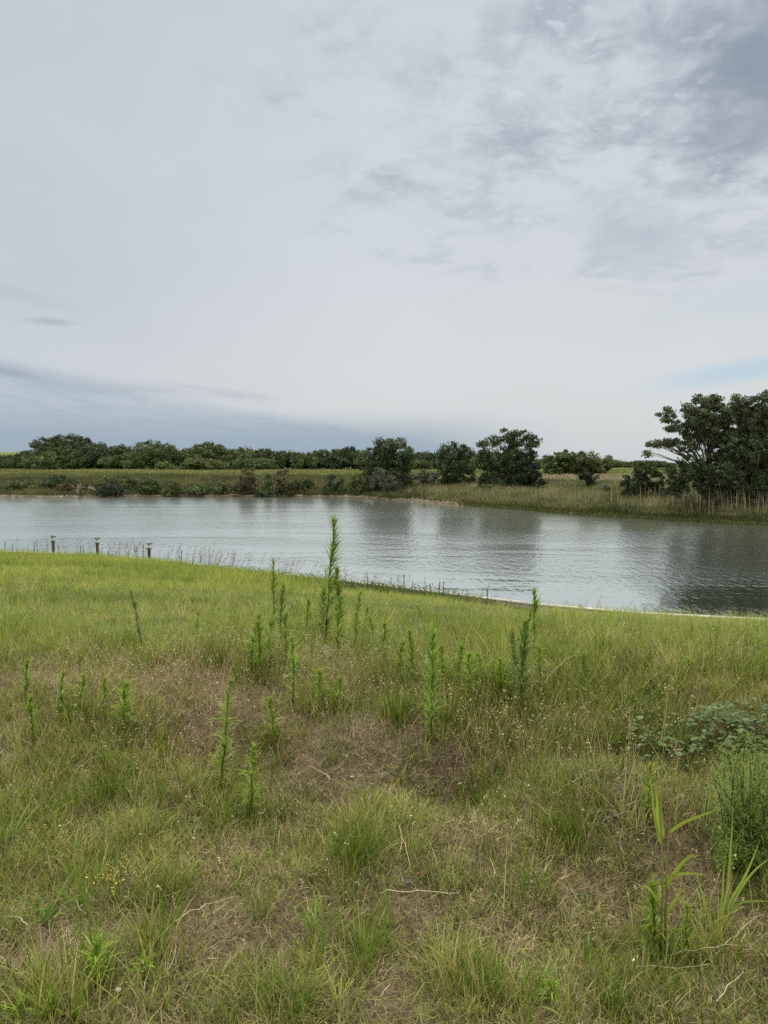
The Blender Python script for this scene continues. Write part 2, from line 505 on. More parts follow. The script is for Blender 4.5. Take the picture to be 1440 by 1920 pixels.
class Acc:
    """collects arrays of vertices and faces into one mesh"""
    def __init__(s):
        s.V = []; s.Q = []; s.T = []; s.C = []; s.n = 0

    def add(s, V, Q=None, T=None, C=None):
        V = np.asarray(V, float).reshape(-1, 3)
        if Q is not None and len(Q): s.Q.append(np.asarray(Q) + s.n)
        if T is not None and len(T): s.T.append(np.asarray(T) + s.n)
        if C is None: C = (0.5, 0.5, 0.5)
        s.C.append(np.broadcast_to(np.asarray(C, float), V.shape).copy())
        s.V.append(V); s.n += len(V)

    def build(s, name, mat, parent=None, smooth_=True):
        V = np.concatenate(s.V)
        Q = np.concatenate(s.Q) if s.Q else None
        T = np.concatenate(s.T) if s.T else None
        return mesh_np(name, V, Q, T, np.concatenate(s.C), mat, smooth_, parent)

    def blades(s, P, h, w, az, lean, curl, C, segs=3, rng=None, tipc=None, wob=0.0, taper=1.6, basew=0.7):
        P = np.asarray(P, float).reshape(-1, 3); N = len(P)
        if N == 0: return
        f = lambda a: np.broadcast_to(np.asarray(a, float), (N,)).copy()
        h, w, az, lean, curl = f(h), f(w), f(az), f(lean), f(curl)
        rng = rng or RNG
        twist = rng.uniform(-0.9, 0.9, N)
        C = np.broadcast_to(np.asarray(C, float), (N, 3))
        pos = P.copy()
        lv = []; cv = []
        L = h / segs
        fa = az + np.pi / 2 + twist
        for k in range(segs + 1):
            t = k / segs
            wd = w * (1 - t ** taper) * (basew + (1 - basew) * min(1, t * 4)) * 0.5
            sx = np.cos(fa) * wd; sy = np.sin(fa) * wd
            shade = C if tipc is None else C * (1 - t) + tipc * t
            if k < segs:
                lv.append(pos - np.stack([sx, sy, 0 * sx], 1)); lv.append(pos + np.stack([sx, sy, 0 * sx], 1))
                cv.append(shade); cv.append(shade)
            else:
                lv.append(pos.copy()); cv.append(shade)
            th = lean + curl * (t + 0.5 / segs)
            a = az + (rng.uniform(-wob, wob, N) if wob else 0)
            pos = pos + np.stack([np.sin(th) * np.cos(a) * L, np.sin(th) * np.sin(a) * L, np.cos(th) * L], 1)
        nv = 2 * segs + 1
        V = np.stack(lv, 1).reshape(-1, 3); CC = np.stack(cv, 1).reshape(-1, 3)
        b = np.arange(N)[:, None] * nv
        Q = [np.concatenate([b + 2 * k, b + 2 * k + 1, b + 2 * k + 3, b + 2 * k + 2], 1) for k in range(segs - 1)]
        T = np.concatenate([b + 2 * (segs - 1), b + 2 * (segs - 1) + 1, b + 2 * segs], 1)
        s.add(V, np.concatenate(Q) if Q else None, T, CC)

    def leaves(s, P, size, C, rng=None, up=0.0, aspect=1.9):
        """small diamond leaf faces in every direction"""
        P = np.asarray(P, float).reshape(-1, 3); N = len(P)
        rng = rng or RNG
        a = rng.normal(size=(N, 3)); a[:, 2] *= (1 - up * 0.5)
        a /= np.linalg.norm(a, axis=1)[:, None] + 1e-9
        b = rng.normal(size=(N, 3)); b -= a * (a * b).sum(1)[:, None]
        b /= np.linalg.norm(b, axis=1)[:, None] + 1e-9
        size = np.broadcast_to(np.asarray(size, float), (N,))[:, None]
        V = np.stack([P - a * size * 0.5, P + b * size * 0.5 / aspect, P + a * size * 0.5, P - b * size * 0.5 / aspect], 1).reshape(-1, 3)
        Q = np.arange(N)[:, None] * 4 + np.arange(4)[None]
        C = np.broadcast_to(np.asarray(C, float), (N, 3))
        s.add(V, Q, None, np.repeat(C, 4, 0))

    def tube(s, pts, rad, C=(0.2, 0.2, 0.2), n=6, cap=True):
        pts = np.asarray(pts, float); K = len(pts)
        rad = np.broadcast_to(np.asarray(rad, float), (K,))
        rings = []
        for i in range(K):
            d = pts[min(i + 1, K - 1)] - pts[max(i - 1, 0)]
            d = d / (np.linalg.norm(d) + 1e-9)
            ref = np.array([0, 0, 1.0]) if abs(d[2]) < 0.9 else np.array([1.0, 0, 0])
            u = np.cross(d, ref); u /= np.linalg.norm(u)
            v = np.cross(d, u)
            a = np.arange(n) * 2 * pi / n
            rings.append(pts[i] + rad[i] * (np.cos(a)[:, None] * u + np.sin(a)[:, None] * v))
        V = np.concatenate(rings)
        Q = []
        for i in range(K - 1):
            for j in range(n):
                Q.append([i * n + j, i * n + (j + 1) % n, (i + 1) * n + (j + 1) % n, (i + 1) * n + j])
        T = []
        if cap:
            V = np.concatenate([V, pts[:1], pts[-1:]])
            for j in range(n):
                T.append([K * n, (j + 1) % n, j]); T.append([K * n + 1, (K - 1) * n + j, (K - 1) * n + (j + 1) % n])
        s.add(V, Q, T if T else None, C)

    def lathe(s, prof, c=(0, 0, 0), n=16, C=(0.5, 0.5, 0.5)):
        a = np.arange(n) * 2 * pi / n
        V = np.concatenate([np.stack([r * np.cos(a) + c[0], r * np.sin(a) + c[1], np.full(n, z + c[2])], 1) for r, z in prof])
        Q = [[i * n + j, i * n + (j + 1) % n, (i + 1) * n + (j + 1) % n, (i + 1) * n + j] for i in range(len(prof) - 1) for j in range(n)]
        s.add(V, Q, None, C)

    def box(s, x0, x1, y0, y1, z0, z1, rz=0, org=(0, 0, 0), C=(0.5, 0.5, 0.5)):
        V = np.array([[x, y, z] for z in (z0, z1) for x, y in ((x0, y0), (x1, y0), (x1, y1), (x0, y1))], float)
        c_, s_ = cos(rz), sin(rz)
        V = np.stack([V[:, 0] * c_ - V[:, 1] * s_, V[:, 0] * s_ + V[:, 1] * c_, V[:, 2]], 1) + np.array(org)
        s.add(V, [[0, 3, 2, 1], [4, 5, 6, 7], [0, 1, 5, 4], [1, 2, 6, 5], [2, 3, 7, 6], [3, 0, 4, 7]], None, C)


RNG = np.random.RandomState(77)

# ------------------------------------------------------------------ ground, water
rr_ = np.concatenate([[0.0], np.geomspace(0.4, 3500, 760)])
fa = np.linspace(-0.62, 0.62, 620)
ba = np.linspace(0.62, 2 * pi - 0.62, 121)[1:-1]
aa = np.concatenate([fa, ba])
A, RR = np.meshgrid(aa, rr_)
X = RR * np.sin(A); Y = RR * np.cos(A)
Z = ground_z(X, Y)
# fine lip right behind the wall: drop steeply at the wall line
nr, na = X.shape
idx = np.arange(nr * na).reshape(nr, na)
nx = np.roll(idx, -1, axis=1)
Q = np.stack([idx[:-1], nx[:-1], nx[1:], idx[1:]], -1).reshape(-1, 4)[:, ::-1]
gr = mesh_np('ground', np.stack([X, Y, Z], -1), Q, None, None, 'ground')
tag(gr, kind='structure')
wx = np.linspace(-170, 170, 60); wy = np.concatenate([np.linspace(10, 130, 60)])
WX, WY = np.meshgrid(wx, wy)
# the near edge follows the wall
WY = np.where(WY < yb(WX) + 0.02, yb(WX) + 0.02, WY)
idx = np.arange(WX.size).reshape(WX.shape)
Q = np.stack([idx[:-1, :-1], idx[:-1, 1:], idx[1:, 1:], idx[1:, :-1]], -1).reshape(-1, 4)
wt = mesh_np('water', np.stack([WX, WY, 0 * WX], -1), Q, None, None, 'water')
tag(wt, kind='structure')

# ------------------------------------------------------------------ retaining wall
rw = thing('retaining_wall', (0, yb(0.0), 0), 'long low pale retaining wall with a white cap running along the near shore', 'wall')
org = np.array([0, yb(0.0), 0.0])
acc = Acc(); capa = Acc(); pst = []
ks = [k for k in range(len(bulk))]
for i in range(len(bulk) - 1):
    a_, b_ = np.array([*bulk[i], 0.0]), np.array([*bulk[i + 1], 0.0])
    L = np.linalg.norm(b_ - a_); rz = atan2(b_[1] - a_[1], b_[0] - a_[0])
    n = max(1, int(L / 2.4))
    for k in range(n):
        x0, x1 = L * k / n, L * (k + 1) / n
        acc.box(x0 + 0.012, x1 - 0.012, -0.03, 0.03, -1.3, 0.742, rz, a_ - org)
        dzp = RNG.uniform(-0.006, 0.006)
        capa.box(x0 + 0.004, x1 - 0.004, -0.07 + RNG.uniform(-.006, .006), 0.09 + RNG.uniform(-.006, .006), 0.745 + dzp, 0.800 + dzp, rz, a_ - org)
acc.build('panel', 'wall_panel', rw, False)
capa.build('cap', 'wall_cap', rw, False)

# ------------------------------------------------------------------ pilings with lamp caps
PILE = [(98, 1005, 'dark piling with a flat lamp cap, leftmost of the three, half hidden by weeds'),
        (184, 1008, 'dark piling with a flat lamp cap, middle one of the three by the wall'),
        (278, 1018, 'dark piling with a flat lamp cap, rightmost of the three, beside seeding grass')]
for px, py, lab in PILE:
    bx, _ = on_z(px, 1040, 0.8)
    for _k in range(4):
        by = float(yb(bx)) + 0.26
        p = at_y(px, py, by); bx = p[0]
    t = thing('piling_lamp', (bx, by, -1.2), lab, 'piling', 'lamp-capped pilings along the wall')
    top = p[2] + 1.2
    t.rotation_euler = (RNG.uniform(-.03, .03), RNG.uniform(-.035, .035), RNG.uniform(0, 6))
    a = Acc(); a.lathe([(0.0, 0), (0.068, 0), (0.066, 0.8), (0.062, top - 0.30), (0.058, top - 0.22), (0.0, top - 0.22)], n=14)
    a.build('pole', 'piling_wood', t)
    a = Acc(); a.lathe([(0.0, top - 0.24), (0.08, top - 0.24), (0.095, top - 0.222), (0.095, top - 0.200), (0.0, top - 0.200)], n=16)
    a.build('collar', 'dark_plastic', t)
    a = Acc(); a.lathe([(0.05, top - 0.200), (0.055, top - 0.12), (0.045, top - 0.035), (0.0, top - 0.035)], n=16)
    a.build('lens', 'lamp_lens', t)
    a = Acc(); a.lathe([(0.0, top - 0.035), (0.105, top - 0.038), (0.125, top - 0.026), (0.115, top - 0.008), (0.04, top), (0.0, top)], n=20)
    a.build('lamp_cap', 'dark_plastic', t)

# ------------------------------------------------------------------ trees


def crown_points(lobes, clump_r, per, rng, fill=0.35):
    """clumps of leaves over the shells of the lobes; each lobe is (cx,cy,cz,rx,ry,rz)"""
    pts = []; cid = []; cen = []
    for (cx, cy, cz, rx, ry, rz) in lobes:
        area = (rx * ry + rx * rz + ry * rz) / 3
        n = max(3, int(3.2 * area / (clump_r ** 2)))
        d = rng.normal(size=(n, 3)); d /= np.linalg.norm(d, axis=1)[:, None]
        rad = np.where(rng.rand(n) < fill, rng.uniform(0.3, 0.75, n), rng.uniform(0.75, 0.98, n))
        cc = np.array([cx, cy, cz]) + d * rad[:, None] * np.array([rx, ry, rz])
        cen.append(cc)
    cen = np.concatenate(cen)
    n = len(cen)
    k = rng.poisson(per * 1.35, n)
    ci = np.repeat(np.arange(n), k)
    cs = clump_r * rng.uniform(0.6, 1.25, n)
    off = rng.normal(size=(len(ci), 3)) * 0.45
    off = np.where(np.abs(off) > 0.95, off * 0.5, off)
    P = cen[ci] + off * cs[ci][:, None] * np.array([1.0, 1.0, 0.75])
    return P, ci, cen


def limb(a, b, r0, r1, rng, k=6, sag=0.08):
    t = np.linspace(0, 1, k)[:, None]
    L = np.linalg.norm(b - a)
    p = a * (1 - t) + b * t
    p[:, 2] += (np.sin(t[:, 0] * pi) * L * sag)
    p[1:-1] += rng.normal(size=(k - 2, 3)) * L * 0.02
    return p, r0 * (1 - t[:, 0]) + r1 * t[:, 0]


def make_tree(name, label, cat, base, lobes, color, leaf=0.3, clump=0.7, per=45, seed=0, group=None, trunks=1, trunk_r=0.25,
              var=0.28, tint=None, crown_name='crown', trunk_name='trunk', spread=0.3, twig=True, fill=0.35, barkmat='bark'):
    rng = np.random.RandomState(seed)
    base = np.asarray(base, float)
    t = thing(name, base, label, cat, group)
    lobes = [tuple(l) for l in lobes]
    P, ci, cen = crown_points(lobes, clump, per, rng, fill)
    nC = len(cen)
    cv = np.asarray(color) * (1 + rng.normal(size=(nC, 1)) * var).clip(0.45, 1.8)
    if tint is not None:
        mk = (rng.rand(nC, 1) < 0.3)
        cv = np.where(mk, cv * 0.4 + np.asarray(tint) * 0.6, cv)
    C = cv[ci] * (1 + rng.normal(size=(len(ci), 1)) * 0.15).clip(0.5, 1.6)
    keep = P[:, 2] > 0.02
    a = Acc(); a.leaves(P[keep], leaf * rng.uniform(0.65, 1.3, keep.sum()), C[keep], rng)
    a.build(crown_name, 'tree_leaves', t, False)
    tr = Acc()
    lz = min(l[2] for l in lobes); cxm = np.mean([l[0] for l in lobes])
    for k in range(trunks):
        b0 = np.array([rng.uniform(-1, 1) * spread * (trunks > 1), rng.uniform(-1, 1) * spread * (trunks > 1), -0.2])
        mine = [l for i, l in enumerate(lobes) if i % trunks == k] or lobes[:1]
        fk = np.array([b0[0] * 1.5 + np.mean([l[0] for l in mine]) * 0.3, b0[1] * 1.5, max(lz * 0.6, 0.5)])
        p, r = limb(b0, fk, trunk_r, trunk_r * 0.75, rng, 5, 0.0)
        r[0] *= 1.35
        tr.tube(p, r, n=8)
        for l in mine:
            e = np.array(l[:3], float)
            p, r = limb(fk, e, trunk_r * 0.42, trunk_r * 0.12, rng, 7, 0.06)
            tr.tube(p, r, n=6)
            if twig:
                near = cen[np.linalg.norm((cen - e) / np.array(l[3:]), axis=1) < 1.15]
                for c_ in near[rng.permutation(len(near))[:7]]:
                    p2, r2 = limb(p[rng.randint(3, 7)], c_, trunk_r * 0.16, trunk_r * 0.04, rng, 4, 0.05)
                    tr.tube(p2, r2, n=4, cap=False)
    tr.build(trunk_name, barkmat, t)
    return t


def px_lobes(D, base, items, depth=0.85, seed=0, dj=0.35):
    """lobes measured on the photograph as (px, py, rx px, ry px), stood at distance D with a depth of their own"""
    rng = np.random.RandomState(seed)
    out = []
    for it in items:
        px, py, rx, ry = it[:4]
        dy = it[4] if len(it) > 4 else rng.uniform(-1, 1) * dj * rx / F * D * 1.5
        c_ = at_y(px, py, D + dy)
        k = (D + dy) / F
        out.append((c_[0] - base[0], c_[1] - base[1], c_[2] - base[2], rx * k, rx * k * depth, ry * k))
    return out


def gbase(px, D):
    x = (px - 720) / F * D
    return np.array([x, D, float(ground_z(x, D))])


DARK = (0.060, 0.088, 0.040)
MIDG = (0.088, 0.124, 0.048)
OLIV = (0.105, 0.130, 0.050)
SILV = (0.085, 0.100, 0.075)


def simple_lobes(wm, hm, zb, n, rng):
    """rounded spreading crown wm wide and hm high whose leaves start at zb"""
    out = []
    ch = hm - zb
    for k in range(n):
        a = k * 2.4 + rng.uniform(-.4, .4)
        rad = wm * 0.30 * sqrt((k + 0.4) / n)
        f = 1 - (rad / (wm * 0.36)) ** 2 * 0.6
        z = zb + ch * (0.25 + 0.50 * rng.rand() * f + 0.02)
        r = wm * rng.uniform(0.15, 0.24)
        out.append((rad * cos(a), rad * sin(a), z, r * 1.1, r * 1.1, min(r * 0.9, ch * 0.32)))
    out.append((rng.uniform(-.08, .08) * wm, 0, hm - min(wm * .17, ch * .3), wm * 0.27, wm * 0.27, min(wm * .17, ch * .3)))
    out.append((-wm * .22, 0, zb + ch * .25, wm * .24, wm * .24, ch * .27))
    out.append((wm * .22, 0, zb + ch * .25, wm * .24, wm * .24, ch * .27))
    return out


# ---- the far tree line: px centre, py top, width px, distance, colour, label
TL = [
    (18, 854, 60, 205, MIDG, 'low bushy tree at the left frame edge of the far line, below the hill'),
    (62, 846, 78, 200, DARK, 'rounded dark green tree just left of the tallest dome of the far tree line'),
    (134, 814, 96, 196, DARK, 'tallest broad domed tree standing out of the left part of the far tree line'),
    (110, 838, 90, 188, MIDG, 'leafy lower tree in front of the tallest dome of the far tree line'),
    (176, 836, 60, 192, DARK, 'dark tree on the right shoulder of the tallest dome in the far tree line'),
    (222, 836, 58, 200, DARK, 'narrow small-topped tree between the tall dome and the wide twin-crowned tree'),
    (240, 850, 70, 190, MIDG, 'low dark tree filling the gap right of the tall dome in the far line'),
    (288, 826, 84, 196, MIDG, 'wide rounded tree with a see-through right edge left in the far line'),
    (325, 842, 50, 192, DARK, 'short tree leaning on the right side of the wide rounded far tree'),
    (354, 839, 34, 198, DARK, 'small thin-topped tree left of the lone three-lobed crown in the far line'),
    (392, 830, 76, 196, MIDG, 'three-lobed tree with open sky on both sides of its top in the far line'),
    (380, 858, 62, 184, OLIV, 'light green low bush at the foot of the three-lobed far tree'),
    (312, 868, 30, 182, OLIV, 'smallest light green bush at the field edge under the far trees'),
    (462, 840, 60, 200, OLIV, 'paler green tree right after the dip in the far tree line'),
    (500, 843, 56, 194, DARK, 'even-topped dark tree right of the paler far tree'),
    (540, 847, 54, 198, DARK, 'flat-topped dark tree in the middle of the straight far hedge'),
    (478, 860, 60, 186, MIDG, 'low dark green bush before the straight stretch of far trees'),
    (575, 850, 46, 192, MIDG, 'low tree at the shallow notch in the straight far hedge'),
    (612, 845, 62, 196, DARK, 'dark rounded tree left of the notch before the big shore tree'),
    (655, 840, 66, 192, DARK, 'dark tree close behind the left side of the first big shore tree'),
    (690, 846, 50, 198, MIDG, 'far tree showing in part left of the first big shore tree crown'),
    (790, 849, 70, 200, DARK, 'far tree filling the gap between the first and second shore trees'),
    (775, 862, 50, 190, MIDG, 'low light-edged far bush at the field end between the shore trees'),
    (1030, 866, 60, 205, DARK, 'low far tree just right of the biggest round shore tree'),
    (845, 852, 80, 198, DARK, 'far tree behind the upright second shore tree'),
    (900, 850, 70, 202, MIDG, 'far tree in the gap left of the biggest round shore tree'),
    (1000, 862, 60, 196, MIDG, 'far tree peeping out right behind the cedar'),
    (1085, 862, 70, 204, DARK, 'far tree behind the middle of the airy grove'),
    (1130, 864, 50, 200, MIDG, 'far tree behind the right end of the airy grove'),
    (425, 848, 50, 202, DARK, 'far tree in the dip right of the three-lobed crown'),
    (1165, 868, 50, 210, MIDG, 'low far tree right of the airy grove beyond the meadow'),
    (1205, 866, 60, 205, DARK, 'flat low far tree above the bright meadow patch'),
    (1240, 869, 40, 214, DARK, 'hazy farthest treetop next to the tall right-hand trees'),
]
for i, (px, pt, wpx, D, colr, lab) in enumerate(TL):
    b = gbase(px, D)
    top = at_y(px, pt, D)[2] - b[2]
    wm = wpx / F * D * 1.6
    rng = np.random.RandomState(300 + i)
    bush = top < 3.2
    lb = simple_lobes(wm, top, 0.0, 9 if wpx > 45 else 6, rng)
    make_tree('broadleaf_tree' if not bush else 'bush', lab, 'tree' if not bush else 'bush', b, lb, colr, leaf=0.52, clump=0.95, per=30, seed=300 + i,
              group='trees of the far tree line', trunk_r=0.22, twig=False, crown_name='crown' if not bush else 'foliage', trunk_name='trunk' if not bush else 'stem')

# ---- trees and shrubs nearer, measured lobe by lobe
SHORE = [
    ('broadleaf_tree', 'tree', 'first big rounded shore tree from the left, leafy to the water', 728, 101, DARK, 0.30, 0.62, 46,
     [(728, 880, 38, 36, 0), (730, 850, 42, 26), (752, 858, 26, 26), (708, 862, 34, 24), (690, 868, 24, 18), (722, 834, 22, 12), (745, 832, 20, 12), (730, 895, 46, 24), (700, 900, 26, 18), (762, 890, 14, 24), (705, 845, 16, 12)], 3),
    ('silver_shrub', 'shrub', 'greyish silver-leaved shrub growing in front of the first big shore tree', 718, 96, SILV, 0.26, 0.5, 34,
     [(708, 900, 16, 16), (728, 905, 18, 14), (745, 912, 12, 10), (712, 884, 9, 10)], 2),
    ('broadleaf_tree', 'tree', 'upright shore tree with a ragged left top, second from the left', 856, 97, DARK, 0.28, 0.55, 46,
     [(856, 880, 30, 38, 0), (850, 846, 26, 18), (832, 850, 18, 12), (872, 850, 18, 16), (855, 874, 32, 22), (838, 878, 16, 20), (868, 900, 24, 18), (842, 902, 20, 14), (885, 875, 12, 30)], 2),
    ('silver_shrub', 'shrub', 'round pale silver shrub left of the upright second shore tree', 800, 98, SILV, 0.26, 0.5, 34,
     [(795, 893, 22, 12), (812, 899, 18, 12), (782, 890, 12, 8)], 2),
    ('broadleaf_tree', 'tree', 'biggest round-topped shore tree in the centre right with sky gaps in its top', 952, 86, DARK, 0.26, 0.50, 46,
     [(955, 884, 46, 38, 0), (950, 818, 24, 14), (978, 825, 24, 17), (1000, 838, 16, 22), (925, 828, 22, 12), (905, 838, 12, 12), (925, 858, 32, 20), (965, 855, 40, 22), (990, 878, 28, 20), (940, 885, 36, 24), (950, 908, 44, 16), (900, 872, 18, 20), (908, 905, 12, 16)], 4),
    ('cedar_tree', 'tree', 'dark drooping cedar at the right foot of the biggest round shore tree', 985, 83, (0.020, 0.032, 0.018), 0.22, 0.40, 50,
     [(985, 862, 12, 14), (985, 878, 24, 12), (983, 893, 34, 11), (985, 906, 40, 10), (978, 917, 34, 8)], 1),
    ('broadleaf_tree', 'tree', 'airy light-topped tree on the left of the grove beyond the meadow', 1058, 124, MIDG, 0.34, 0.62, 38,
     [(1056, 874, 36, 22, 0), (1040, 860, 20, 13), (1062, 856, 22, 12), (1030, 872, 14, 18), (1055, 876, 28, 16), (1040, 880, 16, 14), (1075, 872, 18, 18)], 2),
    ('broadleaf_tree', 'tree', 'pale feathery tree on the right of the grove beyond the meadow', 1108, 122, OLIV, 0.34, 0.62, 34,
     [(1112, 876, 36, 20, 0), (1098, 858, 24, 13), (1085, 864, 16, 14), (1135, 868, 16, 14), (1122, 864, 20, 10), (1138, 872, 14, 12), (1105, 878, 28, 14), (1090, 885, 20, 12), (1125, 886, 20, 8)], 2),
    ('broadleaf_tree', 'tree', 'small dark lone tree in the reeds before the grove', 1104, 78, (0.028, 0.042, 0.020), 0.22, 0.36, 44,
     [(1104, 898, 17, 12), (1092, 890, 9, 7), (1114, 908, 12, 9), (1106, 920, 8, 8)], 1),
    ('shrub', 'shrub', 'round dark green shrub at the left end of the tall right-hand trees', 1200, 66, (0.044, 0.066, 0.028), 0.20, 0.38, 48,
     [(1192, 895, 24, 20), (1215, 890, 22, 20), (1180, 915, 18, 18), (1205, 918, 28, 22), (1232, 905, 14, 22)], 2),
    ('cottonwood_tree', 'tree', 'tall spreading tree with a long limb reaching left, left of the two at right', 1340, 62, (0.082, 0.108, 0.056), 0.20, 0.40, 62,
     [(1325, 800, 42, 44, 0), (1355, 830, 36, 40, 0), (1322, 752, 24, 16), (1345, 745, 14, 10), (1298, 768, 20, 14), (1252, 778, 20, 13), (1262, 798, 22, 14), (1240, 832, 20, 9), (1224, 832, 12, 10), (1216, 850, 7, 8), (1262, 830, 22, 8),
      (1310, 785, 34, 20), (1342, 780, 26, 26), (1300, 812, 22, 12), (1335, 818, 28, 16), (1290, 838, 20, 8), (1350, 850, 24, 14), (1365, 800, 22, 26), (1362, 835, 24, 20), (1330, 800, 26, 18), (1340, 865, 26, 14)], 3),
    ('cottonwood_tree', 'tree', 'tall full-crowned tree at the right frame edge, right of the two', 1408, 60, (0.074, 0.100, 0.050), 0.20, 0.42, 66,
     [(1410, 805, 44, 56, 0), (1420, 880, 46, 46, 0), (1380, 850, 30, 50, 0), (1388, 750, 16, 12), (1378, 768, 18, 14), (1432, 748, 22, 14), (1400, 785, 32, 20), (1430, 790, 30, 22), (1460, 780, 40, 30), (1382, 820, 20, 22), (1420, 845, 36, 18), (1470, 850, 40, 30), (1395, 872, 28, 24), (1440, 890, 40, 28), (1500, 800, 40, 50), (1520, 880, 40, 40), (1405, 765, 24, 16), (1412, 812, 30, 20), (1372, 855, 20, 22), (1445, 820, 26, 22), (1405, 845, 26, 20), (1428, 872, 26, 20)], 3),
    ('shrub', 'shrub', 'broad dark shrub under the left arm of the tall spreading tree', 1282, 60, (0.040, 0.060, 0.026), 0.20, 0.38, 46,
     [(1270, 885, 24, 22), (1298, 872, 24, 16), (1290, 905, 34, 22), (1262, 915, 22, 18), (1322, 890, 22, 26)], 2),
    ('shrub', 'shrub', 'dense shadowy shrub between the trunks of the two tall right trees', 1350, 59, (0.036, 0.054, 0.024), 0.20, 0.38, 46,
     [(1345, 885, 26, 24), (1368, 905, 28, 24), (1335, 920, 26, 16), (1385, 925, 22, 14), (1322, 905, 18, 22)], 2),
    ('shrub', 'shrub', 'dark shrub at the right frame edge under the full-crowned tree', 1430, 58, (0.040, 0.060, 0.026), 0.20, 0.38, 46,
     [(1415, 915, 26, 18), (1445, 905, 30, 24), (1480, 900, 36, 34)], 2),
]
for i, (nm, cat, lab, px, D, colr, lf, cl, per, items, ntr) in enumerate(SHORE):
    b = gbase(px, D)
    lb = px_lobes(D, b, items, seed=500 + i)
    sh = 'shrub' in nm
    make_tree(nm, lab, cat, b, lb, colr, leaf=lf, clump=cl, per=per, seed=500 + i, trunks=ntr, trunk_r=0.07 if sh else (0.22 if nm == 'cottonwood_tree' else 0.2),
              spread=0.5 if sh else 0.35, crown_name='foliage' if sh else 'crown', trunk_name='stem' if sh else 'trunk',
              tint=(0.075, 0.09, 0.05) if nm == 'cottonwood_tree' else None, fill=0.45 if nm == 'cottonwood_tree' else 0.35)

# ---- shrubs of the far bank: px, top py, width px, base py guess -> distance, colour, label
BS = [
    (112, 892, 72, 106, DARK, 'long flat dark shrub on top of the left bank'),
    (40, 902, 70, 105, OLIV, 'sprawling olive shrub on the bank at the left frame edge'),
    (128, 906, 44, 103, (0.085, 0.075, 0.04), 'brownish scrub on the eroded bank left of the driftwood stump'),
    (205, 893, 50, 106, OLIV, 'bushy green shrub on the bank top above the driftwood'),
    (212, 908, 62, 102, (0.035, 0.055, 0.040), 'blue-green willow scrub at the waterline right of the driftwood'),
    (248, 897, 40, 105, OLIV, 'shaggy light shrub on the bank behind the blue-green scrub'),
    (284, 893, 52, 104, MIDG, 'round-topped green shrub midway along the left bank'),
    (325, 904, 50, 103, OLIV, 'low yellow-green shrub on the bank left of the tawny thicket'),
    (372, 908, 50, 103, MIDG, 'low green shrub at the waterline before the tawny thicket'),
    (416, 903, 44, 103, OLIV, 'small shrub touching the left end of the tawny thicket'),
    (462, 878, 50, 103, (0.095, 0.092, 0.048), 'tallest tawny tamarisk-like shrub in the bank thicket'),
    (498, 890, 40, 102, MIDG, 'green shrub in the middle of the bank thicket'),
    (532, 880, 42, 103, (0.085, 0.090, 0.045), 'tawny feathery shrub at the right end of the bank thicket'),
    (566, 898, 60, 105, (0.065, 0.088, 0.032), 'smooth green mounded shrub right of the bank thicket'),
    (628, 891, 46, 102, DARK, 'compact dark bush standing alone left of the first big shore tree'),
    (668, 888, 44, 101, OLIV, 'loose brown-green bush touching the first big shore tree'),
    (1135, 908, 30, 72, DARK, 'small dark bush in the reeds beside the lone dark tree'),
    (915, 908, 30, 84, MIDG, 'low bush at the left foot of the biggest round shore tree'),
    (1022, 912, 36, 80, OLIV, 'low olive bush in the reeds right of the cedar'),
]
for i, (px, pt, wpx, D, colr, lab) in enumerate(BS):
    b = gbase(px, D)
    top = max(at_y(px, pt, D)[2] - b[2], 0.8)
    wm = wpx / F * D
    rng = np.random.RandomState(700 + i)
    lb = simple_lobes(wm, top, 0.0, 5, rng)
    make_tree('bank_shrub', lab, 'shrub', b, lb, colr, leaf=0.27, clump=0.42, per=28, seed=700 + i, group='shrubs on the far bank',
              trunks=3, trunk_r=0.05, spread=wm * 0.2, crown_name='foliage', trunk_name='stem', twig=True, var=0.35)

# ------------------------------------------------------------------ far bank plants (stuff)


def lerp(a, b, t):
    return np.asarray(a) * (1 - t) + np.asarray(b) * t


def scatter_far(n, dmin, dmax, rng, pxr=(-60, 1500), pw=1.0):
    px = rng.uniform(pxr[0], pxr[1], n)
    yy = np.interp(px, [p[0] for p in FW], FY[1:-1])
    xx = np.interp(px, [p[0] for p in FW], FX[1:-1])
    d = dmin + (dmax - dmin) * rng.rand(n) ** pw
    s_ = (yy + d) / yy
    return xx * s_, yy + d, px


rng = np.random.RandomState(11)
# bank grass, low
a = Acc()
x, y, px = scatter_far(60000, 0.5, 26, rng, (-80, 1540), 1.2)
z = ground_z(x, y)
nv = NA.fbm(x * 0.12, y * 0.3, 3)
t = np.clip(0.5 + nv * 1.2 + rng.normal(size=len(x)) * 0.2, 0, 1)[:, None]
C = lerp((0.060, 0.078, 0.026), (0.15, 0.15, 0.065), t)
keep = z > 0.2
a.blades(np.stack([x, y, z], 1)[keep], rng.uniform(0.35, 0.9, keep.sum()), 0.13, rng.uniform(0, 2 * pi, keep.sum()), rng.uniform(0.1, 0.5, keep.sum()), rng.uniform(0.1, 0.9, keep.sum()), C[keep], 2, rng)
tag(a.build('bank_grass', 'grass_blades'), 'rough green and tawny grass covering the far bank', 'grass', kind='stuff')
a = Acc()
x, y, px = scatter_far(5200, 0.8, 13, rng, (-80, 780), 1.0)
nv = NC.fbm(x * 0.16, y * 0.4, 3)
k_ = nv > -0.05; x, y, nv = x[k_], y[k_], nv[k_]
hs_ = np.clip(0.35 + 1.3 * nv, 0.2, 1.2)
k = rng.poisson(16, len(x)); i = np.repeat(np.arange(len(x)), k)
